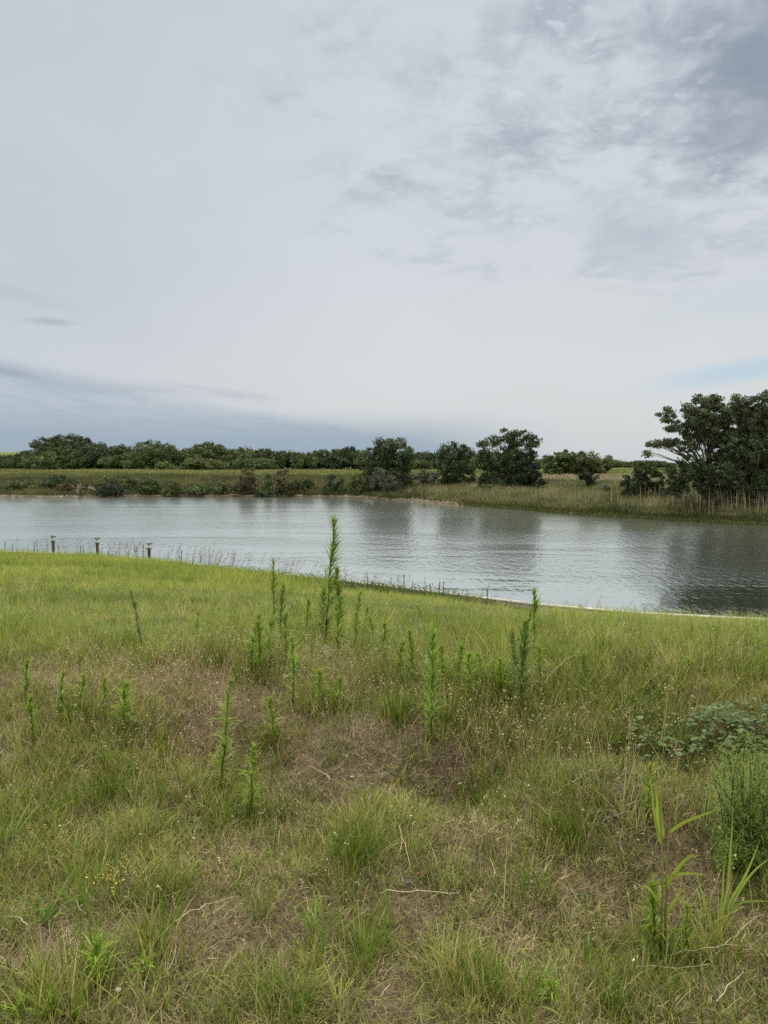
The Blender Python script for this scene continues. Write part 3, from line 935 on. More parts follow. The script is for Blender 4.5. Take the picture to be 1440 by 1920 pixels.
off = rng.normal(size=(len(i), 3)) * np.stack([0.32 + 0 * i, 0.32 + 0 * i, 0.35 * hs_[i]], 1); off[:, 2] = np.abs(off[:, 2]) + 0.1
tc_ = np.clip(0.5 + 1.2 * NA.fbm(x * 0.22 + 5, y * 0.5, 3) + rng.normal(size=len(x)) * 0.15, 0, 1)[i][:, None]
C = lerp((0.045, 0.060, 0.026), (0.14, 0.13, 0.060), tc_) * rng.uniform(0.7, 1.3, (len(i), 1))
a.leaves(np.stack([x, y, ground_z(x, y)], 1)[i] + off, rng.uniform(0.14, 0.30, len(i)), C, rng)
tag(a.build('scrub', 'tree_leaves'), 'tangled low olive and brown scrub covering the left part of the far bank', 'scrub', kind='stuff')
# tan reeds of the right bank
a = Acc()
x, y, px = scatter_far(42000, 0.6, 14, rng, (770, 1560), 1.0)
z = ground_z(x, y)
dens = smooth((px - 770) / 120)
nv = NB.fbm(x * 0.35, y * 0.35, 3)
keep = (rng.rand(len(x)) < dens) & (z > 0.12)
x, y, z, nv, px = x[keep], y[keep], z[keep], nv[keep], px[keep]
t = np.clip(0.5 + nv + rng.normal(size=len(x)) * 0.22, 0, 1)[:, None]
C = lerp((0.105, 0.135, 0.050), (0.31, 0.30, 0.165), t)
h = (0.45 + 0.7 * np.clip(0.5 + nv, 0, 1)) * rng.uniform(0.6, 1.15, len(x))
h = h * np.where((y - np.interp(x, FX, FY)) < 2.2, 0.5, 1.0)
a.blades(np.stack([x, y, z], 1), h, 0.06, rng.uniform(0, 2 * pi, len(x)), rng.uniform(0.02, 0.3, len(x)), rng.uniform(0.0, 0.7, len(x)), C, 2, rng)
tag(a.build('reeds', 'grass_blades'), 'band of tan and green reeds along the right-hand shore', 'reeds', kind='stuff')
# bright green shore sedge at the water line on the right
a = Acc()
x, y, px = scatter_far(16000, -0.25, 1.8, rng, (860, 1560), 1.0)
z = np.maximum(ground_z(x, y), -0.05)
C = lerp((0.05, 0.075, 0.02), (0.11, 0.12, 0.04), rng.rand(len(x), 1))
a.blades(np.stack([x, y, z], 1), rng.uniform(0.2, 0.45, len(x)), 0.05, rng.uniform(0, 2 * pi, len(x)), rng.uniform(0.02, 0.4, len(x)), 0.4, C, 2, rng)
tag(a.build('sedge', 'grass_blades'), 'low green sedge at the waterline of the right-hand shore', 'sedge', kind='stuff')
# tall dead stalks standing before the right hand trees and in the left thicket
a = Acc()
n = 210
px = np.concatenate([rng.normal(1285, 60, n // 3), rng.uniform(1180, 1540, n // 3), rng.normal(1420, 50, n - 2 * (n // 3)), rng.normal(500, 40, 60), rng.uniform(430, 560, 30)])
px = np.concatenate([px, rng.uniform(850, 1180, 60)])
D = np.interp(px, [p[0] for p in FW], FY[1:-1]) + rng.uniform(1.5, 4.5, len(px))
x = (px - 720) / F * D
z = ground_z(x, D)
h = np.where(px > 1170, rng.uniform(1.1, 2.4, len(px)), rng.uniform(1.0, 1.9, len(px)))
a.blades(np.stack([x, D, z], 1), h, np.where(px > 700, rng.uniform(0.02, 0.05, len(px)), 0.06), rng.uniform(0, 2 * pi, len(px)), rng.uniform(0.0, 0.09, len(px)), rng.uniform(-0.05, 0.15, len(px)), lerp((0.26, 0.22, 0.16), (0.42, 0.37, 0.28), rng.rand(len(px), 1)), 3, rng, taper=3)
tag(a.build('dead_stalks', 'dry_stalks'), 'pale upright dead reed stalks standing before the dark shore trees', 'reeds', kind='stuff')
# field grass tufts further out, including pale seed heads in the meadow
a = Acc()
n = 50000
px = rng.uniform(-60, 1500, n); D = rng.uniform(95, 190, n)
sel = (px > 760); D = np.where(sel, rng.uniform(80, 180, n), np.maximum(D, 118))
x = (px - 720) / F * D; z = ground_z(x, D)
nv = NC.fbm(x * 0.05, D * 0.25, 3)
t = np.clip(0.45 + nv * 1.3 + rng.normal(size=n) * 0.15, 0, 1)[:, None]
C = lerp((0.10, 0.13, 0.036), (0.21, 0.20, 0.08), t)
pale = (D < 118) & sel & (px < 1260)
C = np.where(pale[:, None], lerp((0.20, 0.18, 0.11), (0.36, 0.30, 0.22), rng.rand(n, 1)), C)
h = rng.uniform(0.15, 0.42, n) * np.where(pale, 1.6, 1.0)
a.blades(np.stack([x, D, z], 1), h, 0.22, rng.uniform(0, 2 * pi, n), 0.3, 0.5, C, 2, rng)
tag(a.build('field_grass', 'grass_blades'), 'short green and yellowish field grass beyond the far bank', 'grass', kind='stuff')

# ------------------------------------------------------------------ driftwood, stakes and such on the far shore


def curve_pts(p0, p1, k, bend, rng, up=0.0):
    t = np.linspace(0, 1, k)[:, None]
    p = np.asarray(p0) * (1 - t) + np.asarray(p1) * t
    b = np.array([rng.uniform(-1, 1), rng.uniform(-1, 1), rng.uniform(0, 1)]) * bend
    p = p + np.sin(t * pi) * b
    p[:, 2] += np.sin(t[:, 0] * pi) * up
    return p


rng = np.random.RandomState(21)
b = hit(147, 928)
t = thing('driftwood_stump', b, 'upturned grey root stump standing on the left bank at the water', 'driftwood')
a = Acc()
a.tube(curve_pts((0, 0, -0.1), (0.15, 0.1, 1.1), 6, 0.15, rng), np.linspace(0.34, 0.18, 6), n=9)
a.build('stump', 'grey_wood', t)
a = Acc()
for k in range(9):
    e = (rng.uniform(-0.9, 1.0), rng.uniform(-0.5, 0.5), rng.uniform(0.3, 1.7))
    a.tube(curve_pts((0.1, 0, rng.uniform(0.5, 1.3)), e, 6, 0.3, rng), np.linspace(0.10, 0.025, 6), n=6)
a.build('roots', 'grey_wood', t)
b = hit(186, 928)
t = thing('driftwood_log', b, 'forked pale driftwood log lying on the left bank beside the stump', 'driftwood')
a = Acc()
a.tube(np.array([[-1.6, 0.3, 0.95], [-0.8, 0.1, 0.75], [0.1, 0, 0.5], [1.4, -0.3, 0.30]]), [0.16, 0.15, 0.12, 0.05], n=8)
a.tube(np.array([[-0.6, 0.1, 0.7], [-0.9, 0.2, 1.0], [-1.5, 0.4, 1.2]]), [0.12, 0.1, 0.07], n=7)
a.tube(np.array([[0.4, 0, 0.45], [0.45, -0.1, 0.2], [0.4, -0.1, -0.1]]), [0.07, 0.06, 0.05], n=6)
a.build('trunk', 'grey_wood', t)
for lab, px, py, n, sz in (('tangle of bleached dead branches on the bank below the green mound shrub', 552, 922, 22, 1.6),
                           ('thin pale driftwood branch lying at the waterline right of the blue-green scrub', 232, 931, 5, 1.6),
                           ('scrap of dead branches on the waterline below the tallest tawny shrub', 440, 931, 6, 1.4)):
    b = hit(px, py)
    a = Acc()
    for k in range(n):
        p0 = (rng.uniform(-sz, sz) * (0.6 if n > 10 else 0.06), rng.uniform(-.4, .4) * (1 if n > 10 else 0.1), rng.uniform(0.05, 0.3 if n > 10 else 0.12))
        e = (p0[0] + rng.uniform(-1, 1) * sz * .7, rng.uniform(-.4, .4), rng.uniform(0.1, 0.9 if n > 10 else 0.3))
        a.tube(curve_pts(p0, e, 5, 0.25, rng), np.linspace(0.06, 0.02, 5), n=5)
    o = a.build('dead_branch', 'grey_wood'); o.location = b
    tag(o, lab, 'branch')
for lab, px, pt, pb, mt, D, wd, cat, nm in (
        ('thin yellowish wooden stake standing in the reeds below the grove', 1116, 935, 956, 'stake_orange', 68, 0.05, 'stake', 'survey_stake'),
        ('bright white stake standing in the reeds below the tall right trees', 1338, 940, 958, 'grey_wood', 57, 0.035, 'stake', 'survey_stake'),
        ('pale post standing in the meadow below the airy grove tree', 1058, 906, 916, 'pale_stone', 108, 0.10, 'post', 'marker_post')):
    b = gbase(px, D); zt = at_y(px, pt, D)[2] - b[2]
    a = Acc(); a.box(-wd / 2, wd / 2, -wd / 4, wd / 4, -0.3, zt - wd)
    V = np.array([[-wd / 2, -wd / 4, zt - wd], [wd / 2, -wd / 4, zt - wd], [wd / 2, wd / 4, zt - wd], [-wd / 2, wd / 4, zt - wd], [0, 0, zt]])
    a.add(V, None, [[0, 1, 4], [1, 2, 4], [2, 3, 4], [3, 0, 4]])
    o = a.build(nm, mt, None, False); o.location = b; tag(o, lab, cat)

HW = [  # px base, py base, py top, label, extras
    (612, 1218, 972, 'tallest narrow-leaved weed rising far above the shoreline at the centre', dict(wind=0.72, lean=(0.06, 0), n=430, leafL=0.135, leafW=0.0085, bare_low=0.02)),
    (640, 1222, 1068, 'dark leafy weed close against the right side of the tallest one', dict(n=270, leafL=0.10, leafW=0.0085, col_=(0.085, 0.132, 0.026))),
    (574, 1218, 1128, 'half-height weed two steps left of the tallest one', dict(n=160, leafL=.08)),
    (664, 1228, 1112, 'light weed touching the dark leafy one beside the tallest', dict(n=170, leafL=.08)),
    (632, 1250, 1150, 'short weed right in front of the tallest one', dict(n=150, leafL=.08)),
    (535, 1250, 1150, 'short leafy weed right of the second tallest pair', dict(n=140, leafL=.08)),
    (470, 1262, 1178, 'short weed left of the bushy one at the bare soil edge', dict(n=120, leafL=.07)),
    (722, 1262, 1170, 'pale weed in the straw between the tallest weed and the central clump', dict(n=120, leafL=.07)),
    (748, 1275, 1205, 'short weed at the left end of the central clump', dict(n=110, leafL=.07)),
    (832, 1300, 1215, 'short bright weed behind the tall bright central one', dict(n=120, leafL=.07)),
    (858, 1290, 1210, 'low weed between the central clump and the wide green clump', dict(n=110, leafL=.07)),
    (985, 1290, 1180, 'green weed between the broad one and the crisp-topped one', dict(n=170, leafL=.08)),
    (1015, 1320, 1220, 'leafy weed at the right foot of the stake', dict(n=120, leafL=.07)),
    (195, 1345, 1275, 'short weed between the slender and the thick bright weeds on the left', dict(n=90, leafL=.05)),
    (600, 1212, 1100, 'dark short weed crowding the left foot of the tallest one', dict(n=190, leafL=0.10, leafW=.0085, col_=(0.072, 0.115, 0.026))),
    (514, 1225, 1052, 'second tallest weed, left of the tallest, its pale tip touching the water', dict(leafL=0.08, n=220, wind=.3)),
    (524, 1235, 1098, 'dark weed immediately right of the second tallest weed', dict(leafL=0.08, col_=(0.055, 0.09, 0.028), n=170)),
    (488, 1282, 1152, 'bushy weed standing at the top edge of the bare soil patch', dict(leafL=0.075, n=200)),
    (505, 1262, 1165, 'weed overlapping the right side of the bushy one at the bare soil edge', dict(leafL=0.075, n=140)),
    (268, 1240, 1106, 'lone slender weed out on the lawn in the left third', dict(leafL=0.06, n=150, col_=(0.075, 0.115, 0.04))),
    (368, 1222, 1150, 'small faint weed on the lawn right of the lone slender one', dict(n=80)),
    (550, 1330, 1196, 'bright upright weed right of the bare soil patch', dict(col_=(0.10, 0.18, 0.03))),
    (516, 1392, 1312, 'short weed just below and left of the bright upright one', dict(n=80)),
    (605, 1336, 1262, 'short leafy weed on the brown slope right of the bright upright one', dict(n=100)),
    (630, 1332, 1275, 'low leafy weed paired with the short one on the brown slope', dict(n=90)),
    (580, 1190, 1150, 'stubby weed in the straw behind the bare soil patch', dict(n=60)),
    (665, 1240, 1150, 'light green weed two steps right of the tallest weed', dict(n=110)),
    (700, 1215, 1160, 'small green weed in the straw midway to the centre clump', dict(n=80)),
    (682, 1190, 1140, 'small pale weed behind the light green one on the lawn', dict(n=60)),
    (778, 1290, 1186, 'weed standing left of the tall pair in the centre of the bank top', dict(n=140)),
    (810, 1390, 1186, 'tall bright weed rising from the thick green clump in the centre', dict(n=260, leafL=0.075, col_=(0.10, 0.165, 0.03))),
    (880, 1320, 1232, 'bright leafy weed left of the wide green clump at centre right', dict(n=140, col_=(0.11, 0.18, 0.035))),
    (912, 1300, 1228, 'leafy weed in the middle of the wide green clump at centre right', dict(n=130, col_=(0.11, 0.18, 0.035))),
    (940, 1310, 1240, 'low bright weed on the right of the wide green clump', dict(n=120, col_=(0.11, 0.18, 0.035))),
    (1000, 1245, 1108, 'tall weed with a crisp top, leaning against the black stake', dict(n=240, leafL=0.08, wind=.2)),
    (975, 1345, 1165, 'broad tall weed in front of the black stake', dict(n=260, leafL=0.09, col_=(0.065, 0.11, 0.03))),
    (966, 1300, 1190, 'shaded weed tucked left of the broad tall one by the stake', dict(n=150, leafL=0.08, col_=(0.06, 0.10, 0.03))),
    (1095, 1290, 1228, 'small dark weed alone on the lawn right of the stake', dict(n=80, col_=(0.06, 0.10, 0.03))),
    (1288, 1265, 1238, 'tiny green weed in the short grass at the right', dict(n=50)),
    (786, 1165, 1138, 'faint feathery weed on the lawn near the wall', dict(n=50)),
    (415, 1490, 1275, 'tall leaning weed with a pale tip in front of the bare soil patch', dict(n=260, lean=(0.10, 0.0), leafL=0.06, leafW=.006, col_=(0.11, 0.17, 0.035))),
    (472, 1545, 1402, 'straight narrow weed above the white scrap', dict(n=190, leafL=0.055, leafW=.006, col_=(0.11, 0.17, 0.035))),
    (233, 1375, 1286, 'thick bright weed with a bushy head on the left slope', dict(n=200, leafL=0.065, leafW=.007, col_=(0.11, 0.18, 0.03))),
    (150, 1352, 1270, 'slender weed left of the thick bright one', dict(n=110, leafL=.05)),
    (115, 1350, 1262, 'weed with a brownish base between two slender ones on the left slope', dict(n=110, leafL=.05)),
    (50, 1318, 1236, 'tall weed near the left frame edge below the lawn', dict(n=120, leafL=.05)),
    (62, 1400, 1310, 'slender weed straight below the one near the left frame edge', dict(n=120, leafL=.05)),
    (1214, 1540, 1436, 'pale-tipped weed left of the tall broad-bladed grass', dict(n=150, leafL=0.05, leafW=.005)),
    (1228, 1790, 1655, 'green weed at the foot of the tall broad-bladed grass', dict(n=180, leafL=0.055, leafW=.006)),
    (1288, 1800, 1700, 'small upright weed between the two broad-bladed grasses', dict(n=110, leafL=0.04, leafW=.005)),
    (185, 1850, 1772, 'bright bushy seedling at the lower left', dict(n=90, leafL=0.06, leafW=.006, col_=(0.12, 0.20, 0.03))),
    (268, 1840, 1808, 'low bright seedling right of the bushy one at the lower left', dict(n=60, leafL=0.05, leafW=.005, col_=(0.12, 0.20, 0.03))),
    (36, 1920, 1885, 'seedling in the bottom left corner', dict(n=60, leafL=0.05, leafW=.005, col_=(0.12, 0.20, 0.03))),
    (100, 1915, 1876, 'seedling beside the one in the bottom left corner', dict(n=60, leafL=0.05, leafW=.005, col_=(0.12, 0.20, 0.03))),
    (1036, 1880, 1848, 'seedling on the lower edge right of centre', dict(n=60, leafL=0.05, leafW=.005, col_=(0.13, 0.20, 0.03))),
]
HWP = [(h_[0], h_[1]) for h_ in HW]

# ------------------------------------------------------------------ near grass
# places with little green: (px, py, radius px-ish in metres, strength)
BARE = [(430, 1300, .55, 1.0), (360, 1345, .35, .9), (480, 1345, .4, 1.0), (425, 1370, .22, .8), (690, 1395, .36, .6), (800, 1385, .22, .8), (850, 1440, .17, 1.0), (600, 1370, .2, .7),
        (1200, 1510, .22, .9), (1240, 1580, .22, .8), (1240, 1650, .28, .8), (1170, 1470, .2, .8), (1080, 1440, .2, .7), (560, 1450, .3, .6),
        (330, 1775, .22, .8), (400, 1790, .2, .8), (760, 1710, .14, 1), (60, 1780, .3, .8), (1140, 1690, .25, .8), (1300, 1740, .25, .8), (690, 1860, .2, .7),
        (80, 1270, .6, .6), (20, 1400, .3, .8), (1000, 1540, .2, .4), (950, 1760, .2, .5), (1060, 1860, .25, .6), (230, 1880, .3, .6), (1230, 1800, .3, .5), (480, 1600, .2, .7),
        (320, 1290, .4, .7), (660, 1440, .3, .8), (480, 1700, .2, .6), (900, 1620, .15, .6), (540, 1760, .2, .6), (1000, 1285, .5, .3), (870, 1550, .2, .5)]
BAREW = [(*hit(px, py)[:2], r * 0.9, s * (1.0 if py < 1420 else 0.7)) for px, py, r, s in BARE]
LUSH = [(750, 1300, .35, 1), (860, 1300, .4, .8), (970, 1260, .5, .8), (1050, 1300, .6, .8), (680, 1560, .2, 1.2), (730, 1540, .2, .8), (900, 1460, .3, .6), (1080, 1520, .18, 1.0), (1090, 1350, .4, .8), (1000, 1400, .3, .6), (200, 1430, .3, .6),
        (410, 1530, .1, 1), (240, 1600, .25, .6), (60, 1500, .3, .8), (560, 1870, .2, 1.0), (880, 1850, .15, 1.0), (1180, 1330, .5, .7), (1270, 1400, .3, .6), (300, 1660, .2, .6), (1200, 1860, .2, .8), (350, 1460, .3, .5), (620, 1620, .2, .5), (140, 1650, .25, .6)]
LUSHW = [(*hit(px, py)[:2], r, s) for px, py, r, s in LUSH]


TUFT = [(660, 1615, .21, .12, (0.115, 0.185, 0.012), 'dense vivid green grass tuft in the middle of the foreground'),
        (408, 1560, .17, .05, (0.115, 0.185, 0.014), 'green grass tuft at the foot of the tall leaning weed'),
        (1070, 1585, .22, .10, (0.11, 0.165, 0.014), 'upright green grass tuft left of the curly roots'),
        (745, 1355, .26, .11, (0.13, 0.19, 0.018), 'green tuft on the bank top left of the tall bright central weed'),
        (840, 1360, .26, .12, (0.13, 0.19, 0.018), 'broad green tuft around and right of the tall bright central weed'),
        (900, 1520, .19, .09, (0.10, 0.155, 0.014), 'olive grass tuft right of the dark hollow'),
        (200, 1500, .20, .12, (0.10, 0.155, 0.014), 'wide olive tuft below the thick bright weed on the left slope'),
        (300, 1690, .16, .07, (0.12, 0.185, 0.02), 'small bright tuft right of the yellow flowers'),
        (545, 1915, .15, .09, (0.14, 0.225, 0.03), 'bright tuft on the bottom edge left of centre'),
        (1150, 1905, .17, .08, (0.12, 0.19, 0.02), 'yellow-green tuft on the bottom edge at right'),
        (905, 1880, .20, .07, (0.12, 0.185, 0.02), 'slim tall tuft on the lower edge right of centre'),
        (930, 1300, .30, .16, (0.15, 0.235, 0.03), 'wide bright green clump on the bank top at centre right'),
        (190, 1235, .28, .13, (0.14, 0.21, 0.028), 'green clump at the lawn edge in the left third'),
        (410, 1250, .26, .10, (0.15, 0.21, 0.028), 'leafy green clump behind the bare soil patch')]


def bare(x, y):
    v = np.zeros_like(x)
    for fx, fy, r, s in BAREW:
        v = np.maximum(v, s * np.exp(-((x - fx) ** 2 + (y - fy) ** 2) / (r * r)))
    return v


def lush(x, y):
    v = np.zeros_like(x)
    for fx, fy, r, s in LUSHW:
        v = np.maximum(v, s * np.exp(-((x - fx) ** 2 + (y - fy) ** 2) / (r * r)))
    return v


def frustum(n, y0, y1, rng, margin=0.5, k=0.56, pw=1.0):
    """even random points on the part of the near side in view and a bit around it"""
    m_ = int(n * 1.0)
    yy = np.sqrt(rng.uniform(y0 * y0, y1 * y1, m_))
    xx = rng.uniform(-1, 1, m_) * (k * yy + margin)
    # the same growth goes on, a little thinner, to both sides of the view
    wide = 3.6
    e_ = int(n * 0.62 * wide / (k * (y0 + y1) * 0.62 + margin))
    ye = np.sqrt(rng.uniform(max(y0 - 0.8, 0.3) ** 2, y1 * y1, e_))
    xe = (k * ye + margin + rng.uniform(0, wide, e_)) * np.where(rng.rand(e_) < 0.5, -1, 1)
    xn = rng.uniform(-2.0, 2.0, int(n * 0.05)) if y0 < 2 else np.zeros(0)
    yn = rng.uniform(0.2, max(y0, 0.3), len(xn))
    return np.concatenate([xx, xe, xn]), np.concatenate([yy, ye, yn])


G_DK = np.array((0.098, 0.152, 0.012)); G_MD = np.array((0.170, 0.245, 0.040)); G_YL = np.array((0.325, 0.365, 0.085)); G_BR = np.array((0.20, 0.30, 0.070))
ST_A = np.array((0.44, 0.37, 0.19)); ST_B = np.array((0.20, 0.165, 0.080)); ST_C = np.array((0.30, 0.245, 0.17))


def tufts(acc, cx, cy, nb, hmin, hmax, wd, C, rng, spread=0.03, lean=0.35, curl=0.7, segs=3, dry=None):
    """nb blades round each tuft centre, fanning outwards"""
    N = len(cx)
    k = rng.poisson(nb, N) + 1
    i = np.repeat(np.arange(N), k); n = len(i)
    a_ = rng.uniform(0, 2 * pi, n); r = np.abs(rng.normal(size=n)) * spread
    x = cx[i] + r * np.cos(a_); y = cy[i] + r * np.sin(a_)
    z = ground_z(x, y) - 0.004
    hh = rng.uniform(hmin, hmax, n) * np.broadcast_to(rng.uniform(0.7, 1.2, N), (N,))[i]
    lo_ = np.interp(x, [-4, -1.5], [0.85, 0.28])
    hh = hh * (lo_ + (1 - lo_) * smooth((yb(x) - y - 0.15) / np.where(x > 2, 4.2, 1.6)))
    az_ = a_ + rng.normal(size=n) * 0.5
    c_ = C[i] * (1 + rng.normal(size=(n, 1)) * 0.16).clip(0.5, 1.6)
    if dry is not None:
        m_ = rng.rand(n) < dry
        c_[m_] = ST_A * rng.uniform(0.55, 1.1, (m_.sum(), 1))
    acc.blades(np.stack([x, y, z], 1), hh, wd * rng.uniform(0.6, 1.3, n), az_, np.abs(rng.normal(size=n)) * lean, rng.uniform(0.1, 1, n) * curl, c_, segs, rng, tipc=c_ * 1.12)


rng = np.random.RandomState(5)
# --- zone 1: foreground bank, 1.4 to 6.5 m
a = Acc()
x, y = frustum(30000, 1.3, 6.6, rng)
dens = np.clip(0.58 + 0.60 * NA.fbm(x * 1.1, y * 1.1, 3) + 0.4 * NB.fbm(x * 4, y * 4, 2) + 0.75 * lush(x, y) - 0.9 * bare(x, y), 0.01, 1)
k = rng.rand(len(x)) < dens
x, y = x[k], y[k]; lu = lush(x, y)
t = np.clip(0.5 + 0.9 * ND.fbm(x * 1.7, y * 1.7, 3) + rng.normal(size=len(x)) * 0.25, 0, 1)[:, None]
C = lerp(G_DK * 0.85, G_YL * 0.88, t) * rng.uniform(0.6, 1.3, (len(x), 1))
C = np.where(rng.rand(len(x), 1) < 0.12, G_BR * 0.9, C)
tall = np.clip(0.75 + 0.5 * lu + 0.3 * NB.fbm(x * 2, y * 2, 2), 0.5, 1.5)
for lo, hi in ((0.5, 0.9), (0.9, 1.15), (1.15, 2)):
    s_ = (tall >= lo) & (tall < hi)
    mid = (lo + min(hi, 1.4)) / 2
    tufts(a, x[s_], y[s_], 11, 0.03 * mid, 0.165 * mid, 0.0046, C[s_], rng, 0.026, 0.45, 1.2, 3, 0.16)
x, y = frustum(520, 1.7, 6.8, rng)
k = (bare(x, y) < 0.45) & (NB.fbm(x * 1.3 + 2, y * 1.3, 3) + 0.5 * lush(x, y) > -0.08); x, y = x[k], y[k]
t = rng.rand(len(x), 1)
tufts(a, x, y, 40, 0.06, 0.20, 0.0044, lerp(G_DK * 1.05, G_MD * 1.05, t), rng, 0.042, 0.32, 1.0, 4, 0.10)
x, y = frustum(700, 4.6, 8.5, rng)
k = (bare(x, y) < 0.22) & (NC.fbm(x * 0.9 + 2, y * 0.9, 3) > -0.12); x, y = x[k], y[k]
tufts(a, x, y, 34, 0.14, 0.34, 0.0062, lerp(G_DK * 1.2, G_YL * 1.0, rng.rand(len(x), 1)), rng, 0.045, 0.30, 0.9, 4, 0.10)
# grass gathered round the feet of the tall weeds
hwx = np.array([hit(px, pb)[:2] for px, pb in HWP])
i = np.repeat(np.arange(len(hwx)), 9)
x = hwx[i, 0] + rng.normal(size=len(i)) * 0.09; y = hwx[i, 1] + rng.normal(size=len(i)) * 0.07
tufts(a, x, y, 16, 0.07, 0.24, 0.005, lerp(G_DK, G_YL, rng.rand(len(i), 1)), rng, 0.04, 0.35, 0.9, 3, 0.12)
tag(a.build('grass', 'grass_blades'), 'clumpy fine green grass growing on the foreground bank', 'grass', kind='stuff')
for px, py, hh_, rr2, cc_, lab in TUFT:
    b_ = hit(px, py)
    a = Acc(); n_ = int(150 * rr2 / 0.09)
    rad_ = np.abs(rng.normal(size=n_)) * rr2 * 0.55; an_ = rng.uniform(0, 2 * pi, n_)
    x_ = b_[0] + rad_ * np.cos(an_); y_ = b_[1] + rad_ * np.sin(an_)
    P_ = np.stack([x_, y_, ground_z(x_, y_) - 0.004], 1) - b_
    C_ = np.asarray(cc_) * rng.uniform(0.65, 1.3, (n_, 1))
    m_ = rng.rand(n_) < 0.14; C_[m_] = ST_A * rng.uniform(0.6, 1.1)
    a.blades(P_, hh_ * 0.9 * rng.uniform(0.3, 1.15, n_), 0.0046 * hh_ / 0.18, an_ + rng.normal(size=n_) * 0.4, np.abs(rng.normal(size=n_)) * 0.16 + rad_ / rr2 * 0.22, rng.uniform(0.1, 0.8, n_), C_, 4, rng)
    o_ = a.build('grass_tuft', 'grass_blades'); o_.location = b_; tag(o_, lab, 'grass tuft')
# --- matted dead grass lying over the foreground soil
a = Acc()
x, y = frustum(400000, 1.3, 7.4, rng)
dn = np.clip(0.85 + 0.4 * NC.fbm(x * 1.6, y * 1.6, 3) - 0.50 * bare(x, y), 0.25, 1)
k = rng.rand(len(x)) < dn; x, y = x[k], y[k]; n = len(x)
t = np.clip(0.35 + 0.7 * NA.fbm(x * 2.3, y * 2.3, 3) + rng.normal(size=n) * 0.28, 0, 1)[:, None]
C = lerp(ST_B * 0.6, ST_A * 0.95, t) * rng.uniform(0.4, 1.35, (n, 1))
bz = bare(x, y)[:, None]
C = np.where(rng.rand(n, 1) < 0.30 * (1 - bz), lerp(G_DK, G_YL, rng.rand(n, 1)) * 0.9, C)
C = C * (1 - 0.5 * bz) + np.array((0.42, 0.33, 0.235)) * rng.uniform(0.5, 1.3, (n, 1)) * 0.5 * bz
C = np.where(rng.rand(n, 1) < 0.03, np.array((0.58, 0.52, 0.38)), C)
z = ground_z(x, y) + rng.uniform(0.0, 0.012, n)
a.blades(np.stack([x, y, z], 1), rng.uniform(0.025, 0.13, n), rng.uniform(0.0016, 0.0040, n), rng.uniform(0, 2 * pi, n), rng.uniform(0.75, 1.55, n), rng.uniform(-1.2, 1.2, n), C, 3, rng, wob=0.9)
tag(a.build('dead_grass', 'dry_stalks'), 'matted tan dead grass lying over the foreground soil', 'grass', kind='stuff')
# --- standing dry stems with pale seed heads
a = Acc()
cxy = [(360, 1250, .5, 200), (270, 1330, .45, 200), (330, 1400, .4, 120), (600, 1300, .5, 200), (520, 1240, .4, 90), (700, 1260, .7, 240), (900, 1370, .35, 120), (960, 1400, .35, 90), (905, 1600, .06, 26), (1200, 1420, .4, 60), (1000, 1350, .5, 90), (150, 1260, .6, 120), (1130, 1470, .2, 30), (850, 1230, 1.0, 160), (1150, 1250, 1.2, 160), (1250, 1300, .6, 60), (450, 1230, .5, 100), (60, 1180, 1.5, 150), (800, 1600, 1.2, 110), (300, 1600, 1.2, 110), (1250, 1640, .4, 60)]
for px, py, rad, n in cxy:
    c0 = hit(px, py)
    n = int(n * (1.9 if py < 1420 else 1.3))
    x = c0[0] + rng.normal(size=n) * rad * 0.7; y = c0[1] + rng.normal(size=n) * rad * 0.7
    y = np.clip(y, 1.6, 40)
    z = ground_z(x, y)
    hh = rng.uniform(0.10, 0.34, n); azs = rng.uniform(0, 2 * pi, n); ln = np.abs(rng.normal(size=n)) * 0.3; cu = rng.uniform(0.1, 0.9, n)
    C = lerp(ST_B, ST_A, rng.rand(n, 1))
    P0 = np.stack([x, y, z], 1)
    a.blades(P0, hh, 0.0026, azs, ln, cu, C, 4, rng)
    # seed husks along the top third
    m_ = rng.rand(n) < 0.45
    for rep in range(5):
        th = ln + cu * 0.5; f_ = rng.uniform(0.65, 1.0, n)
        q_ = P0 + np.stack([np.sin(th) * np.cos(azs), np.sin(th) * np.sin(azs), np.cos(th)], 1) * (hh * f_)[:, None] + rng.normal(size=(n, 3)) * 0.006
        a.leaves(q_[m_], rng.uniform(0.008, 0.016, m_.sum()), np.array((0.50, 0.44, 0.28)) * rng.uniform(0.7, 1.15, (m_.sum(), 1)), rng, aspect=2.6)
tag(a.build('dry_seed_grass', 'dry_stalks'), 'thin straw-coloured stems with pale seed husks among the green grass', 'grass', kind='stuff')
# --- zone 2: lawn behind the bank, 6 m to the wall
a = Acc()
x, y = frustum(34000, 6.2, 15.5, rng, 1.2)
k = (y < yb(x) - 0.15); x, y = x[k], y[k]
dens = np.clip(0.66 + 0.9 * NA.fbm(x * 0.8, y * 0.8, 3) - 0.5 * bare(x, y), 0.05, 1) * np.clip(1.25 - (y - 6) * 0.045, 0.3, 1)
k = rng.rand(len(x)) < dens; x, y = x[k], y[k]
nv = NB.fbm(x * 0.7, y * 0.9, 4, 0.65); nw = NC.fbm(x * 1.5, y * 2.2, 3)
t = np.clip(0.5 + nv * 1.7 + nw * 1.0 + rng.normal(size=len(x)) * 0.22, 0, 1)[:, None]
C = lerp(G_MD * 0.75, G_YL * 1.1, t)
C = np.where((rng.rand(len(x), 1) < 0.25 + 0.5 * (nw[:, None] > 0.12)), G_BR * np.array((0.92, 1, 1.1)), C)
C = np.where((nv[:, None] < -0.22) & (rng.rand(len(x), 1) < 0.6), G_DK * 1.25, C)
C = np.where((rng.rand(len(x), 1) < 0.10), ST_A * 0.9, C)
